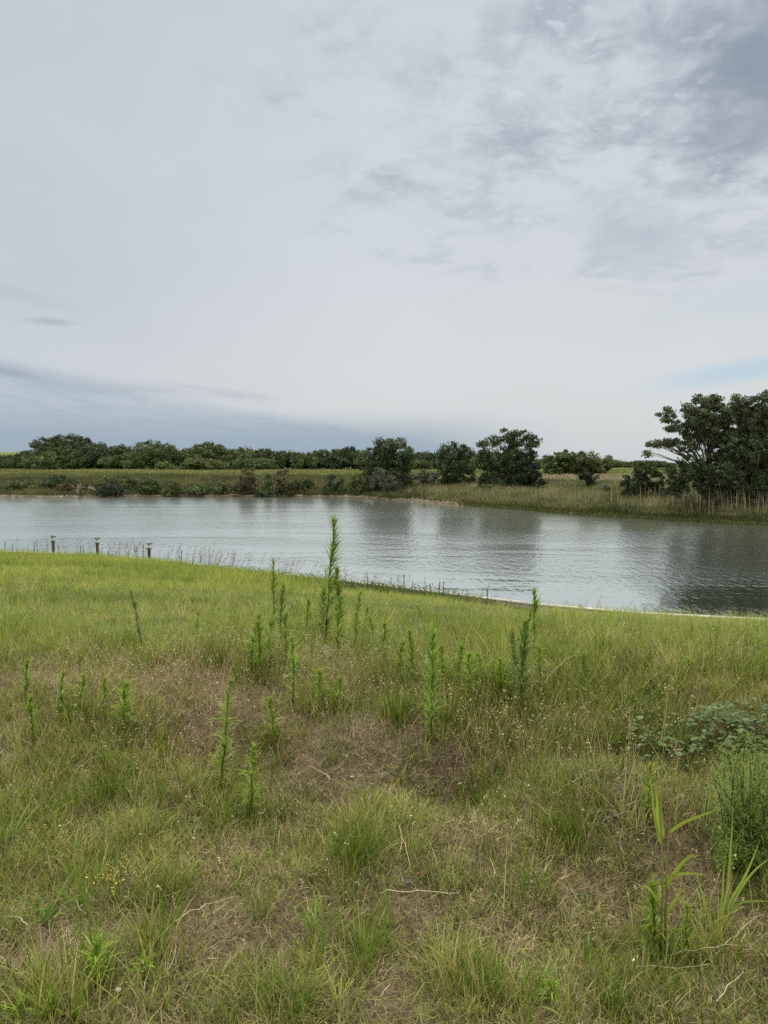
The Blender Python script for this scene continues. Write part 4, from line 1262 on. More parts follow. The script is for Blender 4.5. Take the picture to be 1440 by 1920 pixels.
hs = np.clip(0.75 + 1.3 * NA.fbm(x * 0.45 + 9, y * 0.45, 3), 0.3, 1.6)
for lo, hi in ((0, 0.6), (0.6, 0.85), (0.85, 2)):
    s_ = (hs >= lo) & (hs < hi); mid = {0: 0.55, 0.6: 0.75, 0.85: 1.05}[lo]
    tufts(a, x[s_], y[s_], 9, 0.07 * mid, 0.21 * mid, 0.0068, C[s_], rng, 0.05, 0.4, 0.9, 2, 0.07)
x, y = frustum(30000, 15, 36, rng, 1.2, 0.6)
k = (y < yb(x) - 0.12); x, y = x[k], y[k]
nv = NB.fbm(x * 0.5, y * 0.9, 3); nw = NC.fbm(x * 1.5, y * 2.2, 3)
t = np.clip(0.5 + nv * 1.7 + nw * 1.0 + rng.normal(size=len(x)) * 0.22, 0, 1)[:, None]
C = lerp(G_MD, G_YL * 1.15, t)
hs = np.clip(0.75 + 1.3 * NA.fbm(x * 0.45 + 9, y * 0.45, 3), 0.3, 1.6)
tufts(a, x, y, 7, 0.08, 0.22, 0.013, C, rng, 0.10, 0.4, 0.9, 2, 0.05)
tag(a.build('grass', 'grass_blades'), 'yellow-green lawn grass between the foreground bank and the wall', 'grass', kind='stuff')
a = Acc()
x, y = frustum(4200, 6.2, 27, rng, 1.2)
k = (y < yb(x) - 1.0) & (NA.fbm(x * 0.9 + 3, y * 0.7, 3) > -0.05); x, y = x[k], y[k]
C = lerp(G_MD * 0.8, G_YL * 1.2, rng.rand(len(x), 1))
C = np.where(rng.rand(len(x), 1) < 0.12, ST_A, C)
tufts(a, x, y, 16, 0.12, 0.36, 0.008, C, rng, 0.05, 0.4, 1.0, 3, 0.10)
x, y = frustum(1500, 6.2, 22, rng, 1.2)
k = (y < yb(x) - 0.8); x, y = x[k], y[k]; n = len(x)
C = lerp((0.20, 0.17, 0.11), (0.42, 0.36, 0.22), rng.rand(n, 1))
a.blades(np.stack([x, y, ground_z(x, y)], 1), rng.uniform(0.2, 0.45, n), 0.005, rng.uniform(0, 2 * pi, n), rng.uniform(0, 0.3, n), rng.uniform(0, 0.7, n), C, 4, rng)
tag(a.build('grass_bunches', 'grass_blades'), 'taller mixed green and straw bunches dotted over the lawn', 'grass', kind='stuff')
# --- taller grass near the shore on the left, and the bright bunch on the right
a = Acc()
n = 9000
bx = rng.uniform(-22, -1.5, n); dd = rng.gamma(1.6, 1.6, n) + 0.15
y = yb(bx) - dd; x = bx
k = (y > 12); x, y, dd = x[k], y[k], dd[k]
kk = rng.rand(len(x)) < np.clip(0.5 + 0.8 * NA.fbm(x * 0.3, y * 0.3, 2), 0.1, 1); x, y, dd = x[kk], y[kk], dd[kk]
t = np.clip(0.5 + 0.8 * NB.fbm(x * 0.6, y * 0.6, 3) + rng.normal(size=len(x)) * 0.2, 0, 1)[:, None]
tufts(a, x, y, 6, 0.18, 0.50, 0.015, lerp(G_MD, G_YL * 1.15, t), rng, 0.10, 0.3, 0.7, 3, 0.04)
c0 = hit(1330, 1195)
n = 3600
x = rng.uniform(3.6, 11.0, n); y = yb(x) - rng.uniform(1.8, 5.4, n)
kk = rng.rand(n) < np.clip(0.55 + 1.1 * NC.fbm(x * 0.6, y * 0.6, 2), 0.03, 1); x, y = x[kk], y[kk]
tufts(a, x, y, 7, 0.18, 0.50, 0.012, lerp(G_MD * 1.15, G_YL * 1.35, rng.rand(len(x), 1)), rng, 0.08, 0.35, 0.9, 3, 0.08)
x = rng.uniform(-16, 12, 800); y = yb(x) - rng.uniform(0.12, 0.8, 800)
k = (NA.fbm(x * 0.8 + 3, x * 0.3, 3) > -0.02); x, y = x[k], y[k]
i = np.repeat(np.arange(len(x)), 9)
zc_ = ground_z(x, y)
a.blades(np.stack([x, y, zc_], 1)[i] + rng.normal(size=(len(i), 3)) * (0.05, 0.05, 0), rng.uniform(0.18, 0.48, len(i)), 0.009, rng.uniform(0, 2 * pi, len(i)), np.abs(rng.normal(size=len(i))) * 0.3, rng.uniform(0.1, 1, len(i)), lerp(G_DK, G_YL, rng.rand(len(i), 1)), 3, rng)
tag(a.build('tall_grass', 'grass_blades'), 'taller yellow-green bunches of grass close to the near shore', 'grass', kind='stuff')
# --- dark low weeds hugging the wall (middle and right)
a = Acc()
n = 9000
x = rng.uniform(-7, 14, n); y = yb(x) - 0.2 - np.abs(rng.normal(size=n)) * 0.45
z = ground_z(x, y)
P0 = np.stack([x, y, z], 1)
k = rng.poisson(5, n)
i = np.repeat(np.arange(n), k)
off = rng.normal(size=(len(i), 3)) * np.array((0.09, 0.07, 0.05)); off[:, 2] = np.abs(off[:, 2]) * np.interp(x[i], [-7, -6, 2, 4, 14], [1, 2.6, 2.6, 1, 1]) + 0.01
C = lerp((0.055, 0.085, 0.022), (0.10, 0.15, 0.035), rng.rand(len(i), 1))
a.leaves(P0[i] + off, rng.uniform(0.03, 0.06, len(i)), C, rng)
tag(a.build('low_weeds', 'weed_leaves'), 'band of dark green low weeds growing along the wall', 'weeds', kind='stuff')
# --- clover-like patches and pale specks in the lawn
a = Acc()
n = 9000
x, y = frustum(n, 5.0, 16, rng, 1)
k = (y < yb(x) - 0.2) & (NC.fbm(x * 0.7 + 4, y * 0.7, 3) > 0.02); x, y = x[k], y[k]
z = ground_z(x, y)
i = np.repeat(np.arange(len(x)), 6)
off = rng.normal(size=(len(i), 3)) * np.array((0.06, 0.06, 0.03)); off[:, 2] = np.abs(off[:, 2]) + 0.05
C = lerp((0.10, 0.15, 0.05), (0.17, 0.22, 0.09), rng.rand(len(i), 1))
C = np.where(rng.rand(len(i), 1) < 0.05, np.array((0.42, 0.44, 0.26)), C)
a.leaves(np.stack([x, y, z], 1)[i] + off, rng.uniform(0.018, 0.036, len(i)), C, rng)
tag(a.build('clover', 'weed_leaves'), 'low clover-like leaves scattered through the lawn', 'clover', kind='stuff')
# --- small broad leaves in the foreground
a = Acc()
x, y = frustum(2600, 1.6, 6, rng)
k = NB.fbm(x * 1.2 + 7, y * 1.2, 3) > 0.05; x, y = x[k], y[k]
i = np.repeat(np.arange(len(x)), 7)
off = rng.normal(size=(len(i), 3)) * np.array((0.03, 0.03, 0.02)); off[:, 2] = np.abs(off[:, 2]) + 0.01
C = lerp((0.07, 0.11, 0.035), (0.13, 0.18, 0.05), rng.rand(len(i), 1))
a.leaves(np.stack([x, y, ground_z(x, y)], 1)[i] + off, rng.uniform(0.010, 0.024, len(i)), C, rng)
tag(a.build('low_weeds', 'weed_leaves'), 'tiny broad-leaved weeds between the foreground grass tufts', 'weeds', kind='stuff')
# --- grey-purple seeding grass along the left shore
a = Acc()
shx = np.concatenate([rng.normal(385, 35, 60), rng.uniform(60, 440, 110), rng.normal(225, 25, 36), rng.normal(520, 30, 26), rng.uniform(430, 800, 30), rng.normal(1088, 7, 5), rng.normal(20, 8, 5), rng.uniform(800, 1440, 22)])
for px in shx:
    y0 = None
    bx = (px - 720) / F * 24
    for _k in range(4):
        y0 = float(yb(bx)) - rng.uniform(0.2, 0.5); bx = (px - 720) / F * y0
    z0 = float(ground_z(bx, y0))
    hh = rng.uniform(0.5, 1.05) * (1.0 if px < 600 else 0.7)
    az_ = rng.normal(0.0, 0.5); ln = rng.uniform(0.02, 0.35); cu = rng.uniform(0.05, 0.35)
    Cc = np.array((0.15, 0.13, 0.10))
    a.blades([[bx, y0, z0]], hh, 0.013, az_, ln, cu, Cc, 5, rng)
    n = 26
    f_ = rng.uniform(0.62, 1.02, n); th = ln + cu * 0.55 * f_
    r0 = (1.05 - f_) * 0.22
    q_ = np.array([bx, y0, z0]) + np.stack([np.sin(th) * cos(az_), np.sin(th) * sin(az_), np.cos(th)], 1) * (hh * f_)[:, None]
    q_ = q_ + rng.normal(size=(n, 3)) * r0[:, None] * 0.5
    a.leaves(q_, rng.uniform(0.018, 0.045, n), lerp((0.13, 0.10, 0.10), (0.26, 0.22, 0.18), rng.rand(n, 1)), rng, aspect=2.8)
tag(a.build('seeding_grass', 'dry_stalks'), 'wispy grey-purple seeding grass leaning over the near shore', 'grass', kind='stuff')

# ------------------------------------------------------------------ horseweeds: one thing each, stem and leaves


def horseweed(base, height, label, seed, wind=0.0, n=None, leafL=0.07, leafW=0.007, col_=None, lean=(0, 0), group='tall narrow-leaved weeds', dark=0.0, tip=True, bare_low=0.0):
    rng = np.random.RandomState(seed)
    t = thing('horseweed', base, label, 'weed', group)
    col_ = (np.array((0.215, 0.310, 0.040)) if col_ is None else np.asarray(col_) * np.array((2.3, 2.1, 1.6)))
    k = 8
    tt = np.linspace(0, 1, k)
    if not wind and lean == (0, 0): lean = (rng.normal() * 0.09, rng.normal() * 0.06)
    pts = np.stack([lean[0] * height * tt ** 1.6, lean[1] * height * tt ** 1.6, -0.03 + (height * 0.97 + 0.03) * tt], 1)
    pts[1:, :2] += rng.normal(size=(k - 1, 2)) * 0.004
    a = Acc(); a.tube(pts, np.linspace(0.0055, 0.0022, k) * (0.6 + height * 0.6), C=np.array((0.12, 0.15, 0.05)), n=5)
    a.build('stem', 'weed_leaves', t)
    n = int((n or int(60 + 190 * height)) * 0.95)
    f_ = np.sort(bare_low + (1 - bare_low) * rng.rand(n) ** 0.85)
    P = np.stack([np.interp(f_, tt, pts[:, j]) for j in range(3)], 1)
    az_ = np.arange(n) * 2.4 + rng.normal(size=n) * 0.9
    if wind:
        m_ = (rng.rand(n) < wind) & (f_ > 0.35)
        az_[m_] = rng.normal(0.0, 0.5, m_.sum())
    L = leafL * rng.uniform(0.65, 1.2, n) * (1.0 - 0.45 * np.clip((f_ - 0.75) / 0.25, 0, 1)) * np.clip(0.55 + f_ * 1.5, 0, 1)
    ln = 0.65 - 0.42 * np.clip((f_ - 0.55) / 0.45, 0, 1) + rng.normal(size=n) * 0.22
    cu = rng.uniform(0.1, 1.7, n) * (1.3 - f_ * 0.5)
    C = col_ * (1 + rng.normal(size=(n, 1)) * 0.15).clip(0.6, 1.5)
    top = np.clip((f_ - 0.86) / 0.14, 0, 1)[:, None] if tip else 0
    C = C * (1 - top * 0.7) + np.array((0.27, 0.36, 0.065)) * top * 0.7
    lowf = ((rng.rand(n) < np.clip(0.75 - f_ * 2.2, 0, 1)) * rng.uniform(0.4, 1, n))[:, None]
    C = C * (1 - lowf) + np.array((0.26, 0.22, 0.09)) * lowf
    L = L * rng.uniform(0.9, 1.9, n); leafW = leafW * 1.4
    a = Acc(); a.blades(P, L, leafW * rng.uniform(0.7, 1.2, n), az_, ln, cu, C, 3, rng, basew=0.45, taper=2.2)
    # tight rosette of young leaves at the tip
    m = 26
    a.blades(np.tile(pts[-1:], (m, 1)) + rng.normal(size=(m, 3)) * 0.003, leafL * rng.uniform(0.35, 0.7, m), leafW * 0.8, rng.uniform(0, 2 * pi, m), rng.uniform(0.05, 0.6, m), 0.2,
             np.array((0.28, 0.38, 0.07)) if tip else col_, 2, rng, basew=0.5)
    a.build('leaves', 'weed_leaves', t)
    return t


for i, (px, pb, pt, lab, kw) in enumerate(HW):
    b = hit(px, pb)
    h_ = at_y(px, pt, b[1])[2] - b[2]
    horseweed(b, h_, lab, 900 + i, **kw)

# small dark spikes of the same weed along the wall: copies of three plants
protos = []
for k, hh in enumerate((0.35, 0.5, 0.7)):
    t = horseweed((0, 0, 0), hh, 'small dark spiky weed standing at the wall edge against the water', 1200 + k, n=70, leafL=0.055, leafW=0.010, col_=(0.05, 0.075, 0.028),
                  group='small spiky weeds along the wall', tip=False)
    protos.append(t)
SPK = [(5, 1017), (18, 1020), (48, 1022), (60, 1018), (68, 1012), (86, 1012), (96, 1006), (106, 1018), (76, 1022), (148, 1024), (155, 1024), (165, 1031), (200, 1036), (212, 1034), (222, 1033), (238, 1038), (250, 1022), (253, 1026), (265, 1023), (305, 1040),
       (312, 1038), (338, 1034), (372, 1044), (408, 1050), (335, 1044), (612, 1066), (648, 1068), (690, 1082), (735, 1084), (748, 1082), (758, 1080), (772, 1090), (799, 1084), (808, 1096), (822, 1090), (826, 1095), (833, 1092), (843, 1106), (905, 1104), (915, 1106), (925, 1118), (862, 1112), (878, 1114), (1165, 1140)]
kids = {p: list(p.children) for p in protos}
used = set()
rng = np.random.RandomState(31)
for i, (px, pt) in enumerate(SPK):
    k = i % 3
    bx = (px - 720) / F * 26
    off = rng.uniform(0.25, 0.9)
    for _k in range(4):
        y0 = float(yb(bx)) - off; bx = (px - 720) / F * y0
    z0 = float(ground_z(bx, y0))
    hh = max(at_y(px, pt, y0)[2] - z0, 0.2)
    p = protos[k]
    if k in used:
        r = p.copy(); col.objects.link(r)
        for ch in kids[p]:
            c_ = ch.copy(); col.objects.link(c_); c_.parent = r
    else:
        r = p; used.add(k)
    s_ = hh / (0.35, 0.5, 0.7)[k]
    for lim, lt in ((90, 'left of the first piling'), (120, 'hugging the first piling'), (190, 'between the first and middle pilings'), (270, 'between the middle and right pilings'), (420, 'just right of the last piling'), (700, 'near the tallest weed'), (790, 'at the wall right of the tallest weed'), (850, 'in the row where the white cap begins'), (1000, 'against the calm water at centre right'), (9999, 'alone at the wall at the right')):
        if px < lim:
            r['label'] = 'small dark spiky weed ' + lt
            r['group'] = 'small spiky weeds ' + lt
            break
    r.location = (bx, y0, z0); r.scale = (min(s_, 1.3), min(s_, 1.3), s_); r.rotation_euler = (0, 0, rng.uniform(0, 6.28))

# ------------------------------------------------------------------ single foreground plants and things
rng = np.random.RandomState(41)


def ribbon(acc, pts, wd, C, nrm=None, fold=0.25):
    """a broad grass leaf with a folded midrib through the given points"""
    pts = np.asarray(pts, float)
    from_ = np.linspace(0, 1, len(pts)); K = 14
    tt = np.linspace(0, 1, K)
    # smooth the path
    P = np.stack([np.interp(tt, from_, pts[:, j]) for j in range(3)], 1)
    for _ in range(3):
        P[1:-1] = (P[:-2] + 2 * P[1:-1] + P[2:]) / 4
    w_ = wd * np.clip(np.minimum(tt * 6 + 0.45, 1), 0, 1) * (1 - tt ** 2.2) * 0.5 + 0.0004
    d = np.gradient(P, axis=0); d /= np.linalg.norm(d, axis=1)[:, None]
    nrm = np.array((0.1, -1.0, 0.35)) if nrm is None else np.asarray(nrm)
    s_ = np.cross(d, nrm); s_ /= np.linalg.norm(s_, axis=1)[:, None] + 1e-9
    nn = np.cross(s_, d)
    mid = P - nn * (w_ * fold)[:, None] * 2
    V = np.concatenate([P - s_ * w_[:, None], mid, P + s_ * w_[:, None]])
    Q = [[i + K * j, i + 1 + K * j, i + 1 + K * (j + 1), i + K * (j + 1)] for i in range(K - 1) for j in range(2)]
    Cc = np.broadcast_to(np.asarray(C, float), (3 * K, 3)).copy()
    Cc[K:2 * K] *= 1.35
    acc.add(V, Q, None, Cc)


def rel(px, py, y, b):
    return at_y(px, py, y) - b


# tall broad-bladed grass
b = hit(1255, 1800)
t = thing('broad_grass', b, 'tall lanky grass with wide blades and a very long thin stalk, left of two', 'grass plant', 'broad-bladed grass plants')
y0 = b[1]
a = Acc()
a.tube([rel(1238, 1800, y0, b), rel(1243, 1640, y0, b), rel(1238, 1500, y0, b), rel(1245, 1380, y0 + .03, b), rel(1252, 1300, y0 + .05, b)], [0.004, 0.0032, 0.0022, 0.0012, 0.0008], C=(0.34, 0.36, 0.13), n=6)
a.tube([rel(1246, 1800, y0, b), rel(1250, 1620, y0, b), rel(1255, 1560, y0, b), rel(1262, 1460, y0, b), rel(1272, 1420, y0, b)], [0.004, 0.003, 0.002, 0.0012, 0.0008], C=(0.34, 0.34, 0.13), n=6)
a.build('stem', 'weed_leaves', t)
a = Acc()
GB = (0.28, 0.36, 0.055)
for pts, wd in (([(1254, 1562, 0), (1280, 1542, .0), (1318, 1528, -.02), (1357, 1513, -.03)], .012),
                ([(1246, 1668, 0), (1262, 1640, 0), (1282, 1615, -.02), (1300, 1600, -.03), (1306, 1612, -.04)], .017),
                ([(1244, 1652, 0), (1268, 1640, 0), (1295, 1637, -.03), (1326, 1641, -.05)], .011),
                ([(1244, 1720, 0), (1262, 1695, 0), (1275, 1675, -.02), (1288, 1650, -.04)], .014),
                ([(1240, 1585, 0), (1228, 1540, 0), (1222, 1480, 0), (1215, 1430, .02)], .009),
                ([(1240, 1570, 0), (1232, 1535, .0), (1233, 1505, .0), (1230, 1480, .01)], .015),
                ([(1245, 1570, 0), (1240, 1540, .0), (1238, 1500, .0), (1240, 1485, .01)], .012),
                ([(1240, 1700, 0), (1225, 1675, 0), (1212, 1660, -.02), (1200, 1668, -.04)], .010)):
    ribbon(a, [rel(p[0], p[1], y0 + p[2], b) for p in pts], wd, np.array(GB) * rng.uniform(0.8, 1.15))
a.build('blades', 'weed_leaves', t)
a = Acc()
for (px, py) in ((1272, 1420), (1276, 1408), (1268, 1432), (1306, 1616), (1300, 1604), (1297, 1625), (1252, 1300), (1254, 1290), (1250, 1312), (1248, 1268)):
    c0 = rel(px, py, y0, b)
    a.leaves(c0 + rng.normal(size=(14, 3)) * 0.011, 0.011, np.array((0.34, 0.29, 0.14)) * rng.uniform(0.7, 1.1), rng, aspect=2.6)
a.build('seed_head', 'dry_stalks', t)
b = hit(1350, 1755); y0 = b[1]
t = thing('broad_grass', b, 'broad-bladed grass with stiff wide leaves fanning up before the feathery bush, right of two', 'grass plant', 'broad-bladed grass plants')
a = Acc()
for pts, wd in (([(1350, 1740, 0), (1363, 1690, 0), (1370, 1600, .02), (1374, 1520, .04)], .016),
                ([(1345, 1740, 0), (1355, 1690, 0), (1356, 1640, .02), (1362, 1590, .04)], .012),
                ([(1352, 1740, 0), (1375, 1680, 0), (1400, 1640, -.01), (1425, 1575, -.02)], .015),
                ([(1352, 1740, 0), (1385, 1670, 0), (1415, 1630, -.02), (1450, 1605, -.04)], .012),
                ([(1350, 1740, 0), (1375, 1695, 0), (1415, 1688, -.04), (1460, 1692, -.06)], .010),
                ([(1335, 1750, 0), (1322, 1690, 0), (1312, 1660, -.01), (1305, 1640, -.02)], .008),
                ([(1350, 1750, 0), (1372, 1722, 0), (1395, 1725, -.05), (1398, 1760, -.08)], .008)):
    ribbon(a, [rel(p[0], p[1], y0 + p[2], b) for p in pts], wd, np.array((0.24, 0.33, 0.07)) * rng.uniform(0.85, 1.15))
a.build('blades', 'weed_leaves', t)
a = Acc()
for p0, p1 in (((1316, 1745), (1352, 1630)), ((1300, 1760), (1395, 1700)), ((1335, 1755), (1440, 1712)), ((1340, 1735), (1318, 1660)), ((1352, 1750), (1392, 1800))):
    pts = [rel(*p0, y0, b), (rel(*p0, y0, b) + rel(*p1, y0 - .05, b)) / 2 + (0, 0, 0.012), rel(*p1, y0 - .05, b)]
    a.tube(pts, [0.0016, 0.0014, 0.0008], C=(0.42, 0.34, 0.20), n=5)
a.build('dead_blades', 'dry_stalks', t)
# wider blade plants lower left
for lab, cx, cy, sp_, n, sd in (('blue-green wide-bladed grass sprawling at the left edge of the foreground', 90, 1730, 0.11, 16, 1), ('bright wide-bladed grass at the left frame edge below the brown slope', 20, 1580, 0.12, 14, 2),
                                ('wide-bladed grass clump with arching leaves left of centre in the foreground', 600, 1760, 0.12, 8, 3), ('blue-green arching grass at the lower right of centre', 990, 1880, 0.10, 10, 4)):
    b = hit(cx, cy)
    r2 = np.random.RandomState(sd)
    a = Acc()
    for k in range(n):
        az_ = r2.uniform(0, 2 * pi); L = r2.uniform(0.10, 0.2); ln = r2.uniform(0.1, 0.9); cu = r2.uniform(0.3, 1.6)
        p = np.array([r2.normal() * 0.015, r2.normal() * 0.015, 0]); pts = [p]
        for s_ in range(4):
            th = ln + cu * s_ / 4
            p = p + np.array([sin(th) * cos(az_), sin(th) * sin(az_), cos(th)]) * L / 4
            pts.append(p)
        ribbon(a, pts, r2.uniform(0.006, 0.010), np.array((0.17, 0.26, 0.055) if sd != 2 else (0.20, 0.30, 0.06)) * r2.uniform(0.8, 1.2), nrm=(-sin(az_) * .2, -0.6, 0.8))
    o = a.build('broad_grass', 'weed_leaves'); o.location = b
    tag(o, lab, 'grass plant')

# broad-leaved vine patch and feathery bush at right


def broad_leaf(acc, c, size, az_, tilt, C):
    """heart-like leaf, eight points round a folded midrib"""
    pr = np.array([(0, 0), (0.18, 0.36), (0.45, 0.42), (0.78, 0.22), (1.0, 0.0), (0.78, -0.22), (0.45, -0.42), (0.18, -0.36)]) * size
    lift = np.array([0, .10, .12, .05, -.05, .05, .12, .10]) * size
    ct, st_ = cos(tilt), sin(tilt)
    X_ = pr[:, 0] * ct - lift * st_; Z_ = pr[:, 0] * st_ + lift * ct
    V = np.stack([X_ * cos(az_) - pr[:, 1] * sin(az_), X_ * sin(az_) + pr[:, 1] * cos(az_), Z_], 1) + c
    V = np.concatenate([V, [(V[0] + V[4]) / 2]])
    T = [[8, i, (i + 1) % 8] for i in range(8)]
    acc.add(V, None, T, C)


b = hit(1345, 1405)
t = thing('vine_patch', b, 'low patch of dark broad-leaved vine at the right edge of the bank top', 'vine')
a = Acc(); s_ = Acc()
for k in range(760):
    u = rng.normal(size=2) * np.array((0.32, 0.15)) + np.array((0.08, -0.03))
    u[0] = u[0] + 0.03
    x_, y_ = b[0] + u[0], b[1] + u[1]
    dome = (0.16 + 0.14 * float(NA(np.array([u[0] * 5 + 3]), np.array([u[1] * 6]))[0])) * math.exp(-(u[0] / 0.5) ** 2 - (u[1] / 0.3) ** 2)
    z_ = float(ground_z(x_, y_)) - b[2] + dome * rng.uniform(0.55, 1.1) + 0.01
    broad_leaf(a, np.array([u[0], u[1], z_]), rng.uniform(0.025, 0.048), rng.uniform(0, 2 * pi), rng.uniform(-0.5, 0.35), np.array((0.115, 0.175, 0.070)) * rng.uniform(0.55, 1.5))
    if k % 8 == 0:
        s_.tube([[u[0] * .6, u[1] * .6, 0], [u[0], u[1], z_]], [0.0016, 0.001], C=(0.08, 0.10, 0.04), n=4)
for k in range(7):     # runners with a few light leaves reaching left
    p0 = np.array([-0.2, rng.uniform(-.1, .05), 0.03]); p1 = p0 + np.array([-rng.uniform(0.15, 0.42), rng.uniform(-.1, .1), 0.02])
    pts = curve_pts(p0, p1, 6, 0.03, rng)
    s_.tube(pts, [0.0014] * 6, C=(0.16, 0.20, 0.07), n=4)
    for j in (3, 5):
        broad_leaf(a, pts[j], rng.uniform(0.02, 0.034), rng.uniform(0, 6.28), 0.1, np.array((0.12, 0.20, 0.06)))
a.build('leaves', 'weed_leaves', t, False)
s_.build('stems', 'weed_leaves', t)

b = hit(1405, 1640)
t = thing('feathery_bush', b, 'feathery green ragweed bush filling the right edge of the foreground', 'bush')
a = Acc(); s_ = Acc()
yb0 = b[1]
for k in range(150):
    tx, ty = rng.uniform(1320, 1530), rng.uniform(1370, 1660)
    if tx < 1320 + max(0, (1460 - ty)) * 0.55 or tx < 1325 + max(0, ty - 1560) * 0.3: continue
    tipp = rel(tx, ty, yb0 + rng.uniform(-0.10, 0.28), b)
    p0 = np.array([rng.uniform(-0.05, 0.10), rng.uniform(-0.05, 0.2), 0.0])
    pts = curve_pts(p0, tipp, 7, 0.03, rng)
    s_.tube(pts, np.linspace(0.003, 0.001, 7), C=(0.10, 0.13, 0.05), n=4)
    n = 60
    f_ = rng.uniform(0.35, 1.0, n)
    P_ = np.stack([np.interp(f_, np.linspace(0, 1, 7), pts[:, j]) for j in range(3)], 1)
    P_ = P_ + rng.normal(size=(n, 3)) * 0.018
    C_ = lerp((0.13, 0.21, 0.04), (0.25, 0.35, 0.07), rng.rand(n, 1))
    a.blades(P_, rng.uniform(0.018, 0.042, n), 0.0045, rng.uniform(0, 2 * pi, n), rng.uniform(0.4, 1.5, n), rng.uniform(0, 0.8, n), C_, 2, rng, basew=.5)
a.build('leaves', 'weed_leaves', t)
s_.build('stems', 'weed_leaves', t)

# yellow-flowered plant
b = hit(215, 1680)
t = thing('yellow_flower_plant', b, 'low plant with tiny yellow flowers in the left foreground', 'wildflower')
a = Acc(); s_ = Acc(); fl = Acc()
for k in range(16):
    az_ = rng.uniform(0, 2 * pi); e = np.array([cos(az_) * rng.uniform(.04, .14) + 0.02, sin(az_) * rng.uniform(.03, .10), rng.uniform(.06, .15)])
    pts = curve_pts((0, 0, 0), e, 6, 0.02, rng)
    s_.tube(pts, [0.0012] * 6, C=(0.13, 0.16, 0.05), n=4)
    n = 16; f_ = rng.uniform(.25, 1, n)
    P_ = np.stack([np.interp(f_, np.linspace(0, 1, 6), pts[:, j]) for j in range(3)], 1) + rng.normal(size=(n, 3)) * 0.006
    a.leaves(P_, rng.uniform(.007, .015, n), lerp((0.13, 0.16, 0.04), (0.22, 0.24, 0.06), rng.rand(n, 1)), rng)
    n = 9; f_ = rng.uniform(.6, 1.02, n)
    P_ = np.stack([np.interp(f_, np.linspace(0, 1, 6), pts[:, j]) for j in range(3)], 1) + rng.normal(size=(n, 3)) * 0.007
    fl.leaves(P_, rng.uniform(.005, .009, n), (0.6, 0.5, 0.08), rng, aspect=1.2)
s_.build('stems', 'weed_leaves', t); a.build('leaves', 'weed_leaves', t); fl.build('flowers', 'yellow_petal', t)

# bare grey twiggy roots in the eroded hollows
for lab, px, py, n, sz in (('tangle of bare grey roots in the dark hollow right of centre', 850, 1450, 70, .13), ('curly grey dead roots on the eroded bump at right', 1170, 1540, 80, .10),
                           ('pale dry twigs spread on the bare soil left of the dark hollow', 700, 1415, 40, .16), ('dead grey grass mat hanging over the second bump at right', 1090, 1465, 60, .09)):
    b = hit(px, py)
    a = Acc()
    for k in range(n):
        p0 = np.array([rng.normal() * sz, rng.normal() * sz * .7, 0.0]); p0[2] = float(ground_z(b[0] + p0[0], b[1] + p0[1])) - b[2] + rng.uniform(0, .02)
        e = p0 + np.array([rng.normal() * .07, rng.normal() * .07, 0]); e[2] = float(ground_z(b[0] + e[0], b[1] + e[1])) - b[2] + rng.uniform(0, .02)
        a.tube(curve_pts(p0, e, 6, 0.03, rng, 0.01), [0.0014] * 5 + [0.0006], C=np.array((0.33, 0.28, 0.22)) * rng.uniform(0.4, 1.1), n=4)
    o = a.build('root_tangle', 'dry_stalks'); o.location = b; tag(o, lab, 'roots')

# long pale fallen stalks
ST = [((1030, 1510), (1145, 1452), 'long straight pale stalk lying across the grass right of the dark hollow'),
      ((1248, 1812), (1400, 1795), 'pale horizontal stalk lying at the foot of the broad-bladed grasses'),
      ((1170, 1830), (1330, 1830), 'thin grey stalk lying below the horizontal pale one at right'),
      ((1345, 1895), (1395, 1845), 'short crooked bleached stalk in the lower right corner'),
      ((745, 1555), (770, 1650), 'thin pale stalk slanting down to the pale wood chip'),
      ((708, 1695), (860, 1697), 'long thin pale stalk lying level below the wood chip'),
      ((330, 1748), (440, 1700), 'slanting pale stalk with a bent tip in the left foreground'),
      ((250, 1515), (225, 1490), 'short pale stalk in the grass left of the narrow weed'),
      ((1000, 1310), (1080, 1228), 'arching pale stem leaning over the lawn right of the stake'),
      ((55, 1760), (15, 1740), 'pale dead blade at the left frame edge in the foreground'),
      ((625, 1480), (575, 1450), 'crooked pale twig on the bare slope left of centre'),
      ((1340, 1810), (1420, 1740), 'pale stalk rising to the right frame edge behind the grass')]
for p0, p1, lab in ST:
    a0 = hit(*p0); a1 = hit(*p1)
    if p1 == (1080, 1228): a1 = at_y(1080, 1228, a0[1] + 0.2)
    a = Acc()
    k = 9; tt = np.linspace(0, 1, k)[:, None]
    P_ = (a0 * (1 - tt) + a1 * tt)
    if p1 != (1080, 1228):
        P_[:, 2] = ground_z(P_[:, 0], P_[:, 1]) + 0.035 + 0.02 * np.sin(tt[:, 0] * 3)
    else:
        P_[:, 2] += np.sin(tt[:, 0] * pi) * 0.05
    P_ += rng.normal(size=P_.shape) * 0.0025
    a.tube(P_ - a0, np.linspace(0.0021, 0.0011, k), C=(0.50, 0.44, 0.30), n=6)
    o = a.build('fallen_stalk', 'dry_stalks'); o.location = a0; tag(o, lab, 'stalk')

# black stakes
for lab, p0, p1, r_ in (('black leaning stake beside the tall crisp-topped weed', (984, 1192), (996, 1142), .011), ('short thin black stick in the lawn right of the stake', (1038, 1275), (1050, 1250), .006)):
    b = hit(p0[0], p0[1] + 12); e = at_y(*p1, b[1])
    a = Acc(); d = e - b
    a.tube([-d * 0.15, d * 0.5, d * 0.98, d], [r_, r_, r_ * .95, r_ * .6], n=8)
    o = a.build('black_stake', 'dark_plastic'); o.location = b; tag(o, lab, 'stake')
b = hit(405, 1068)
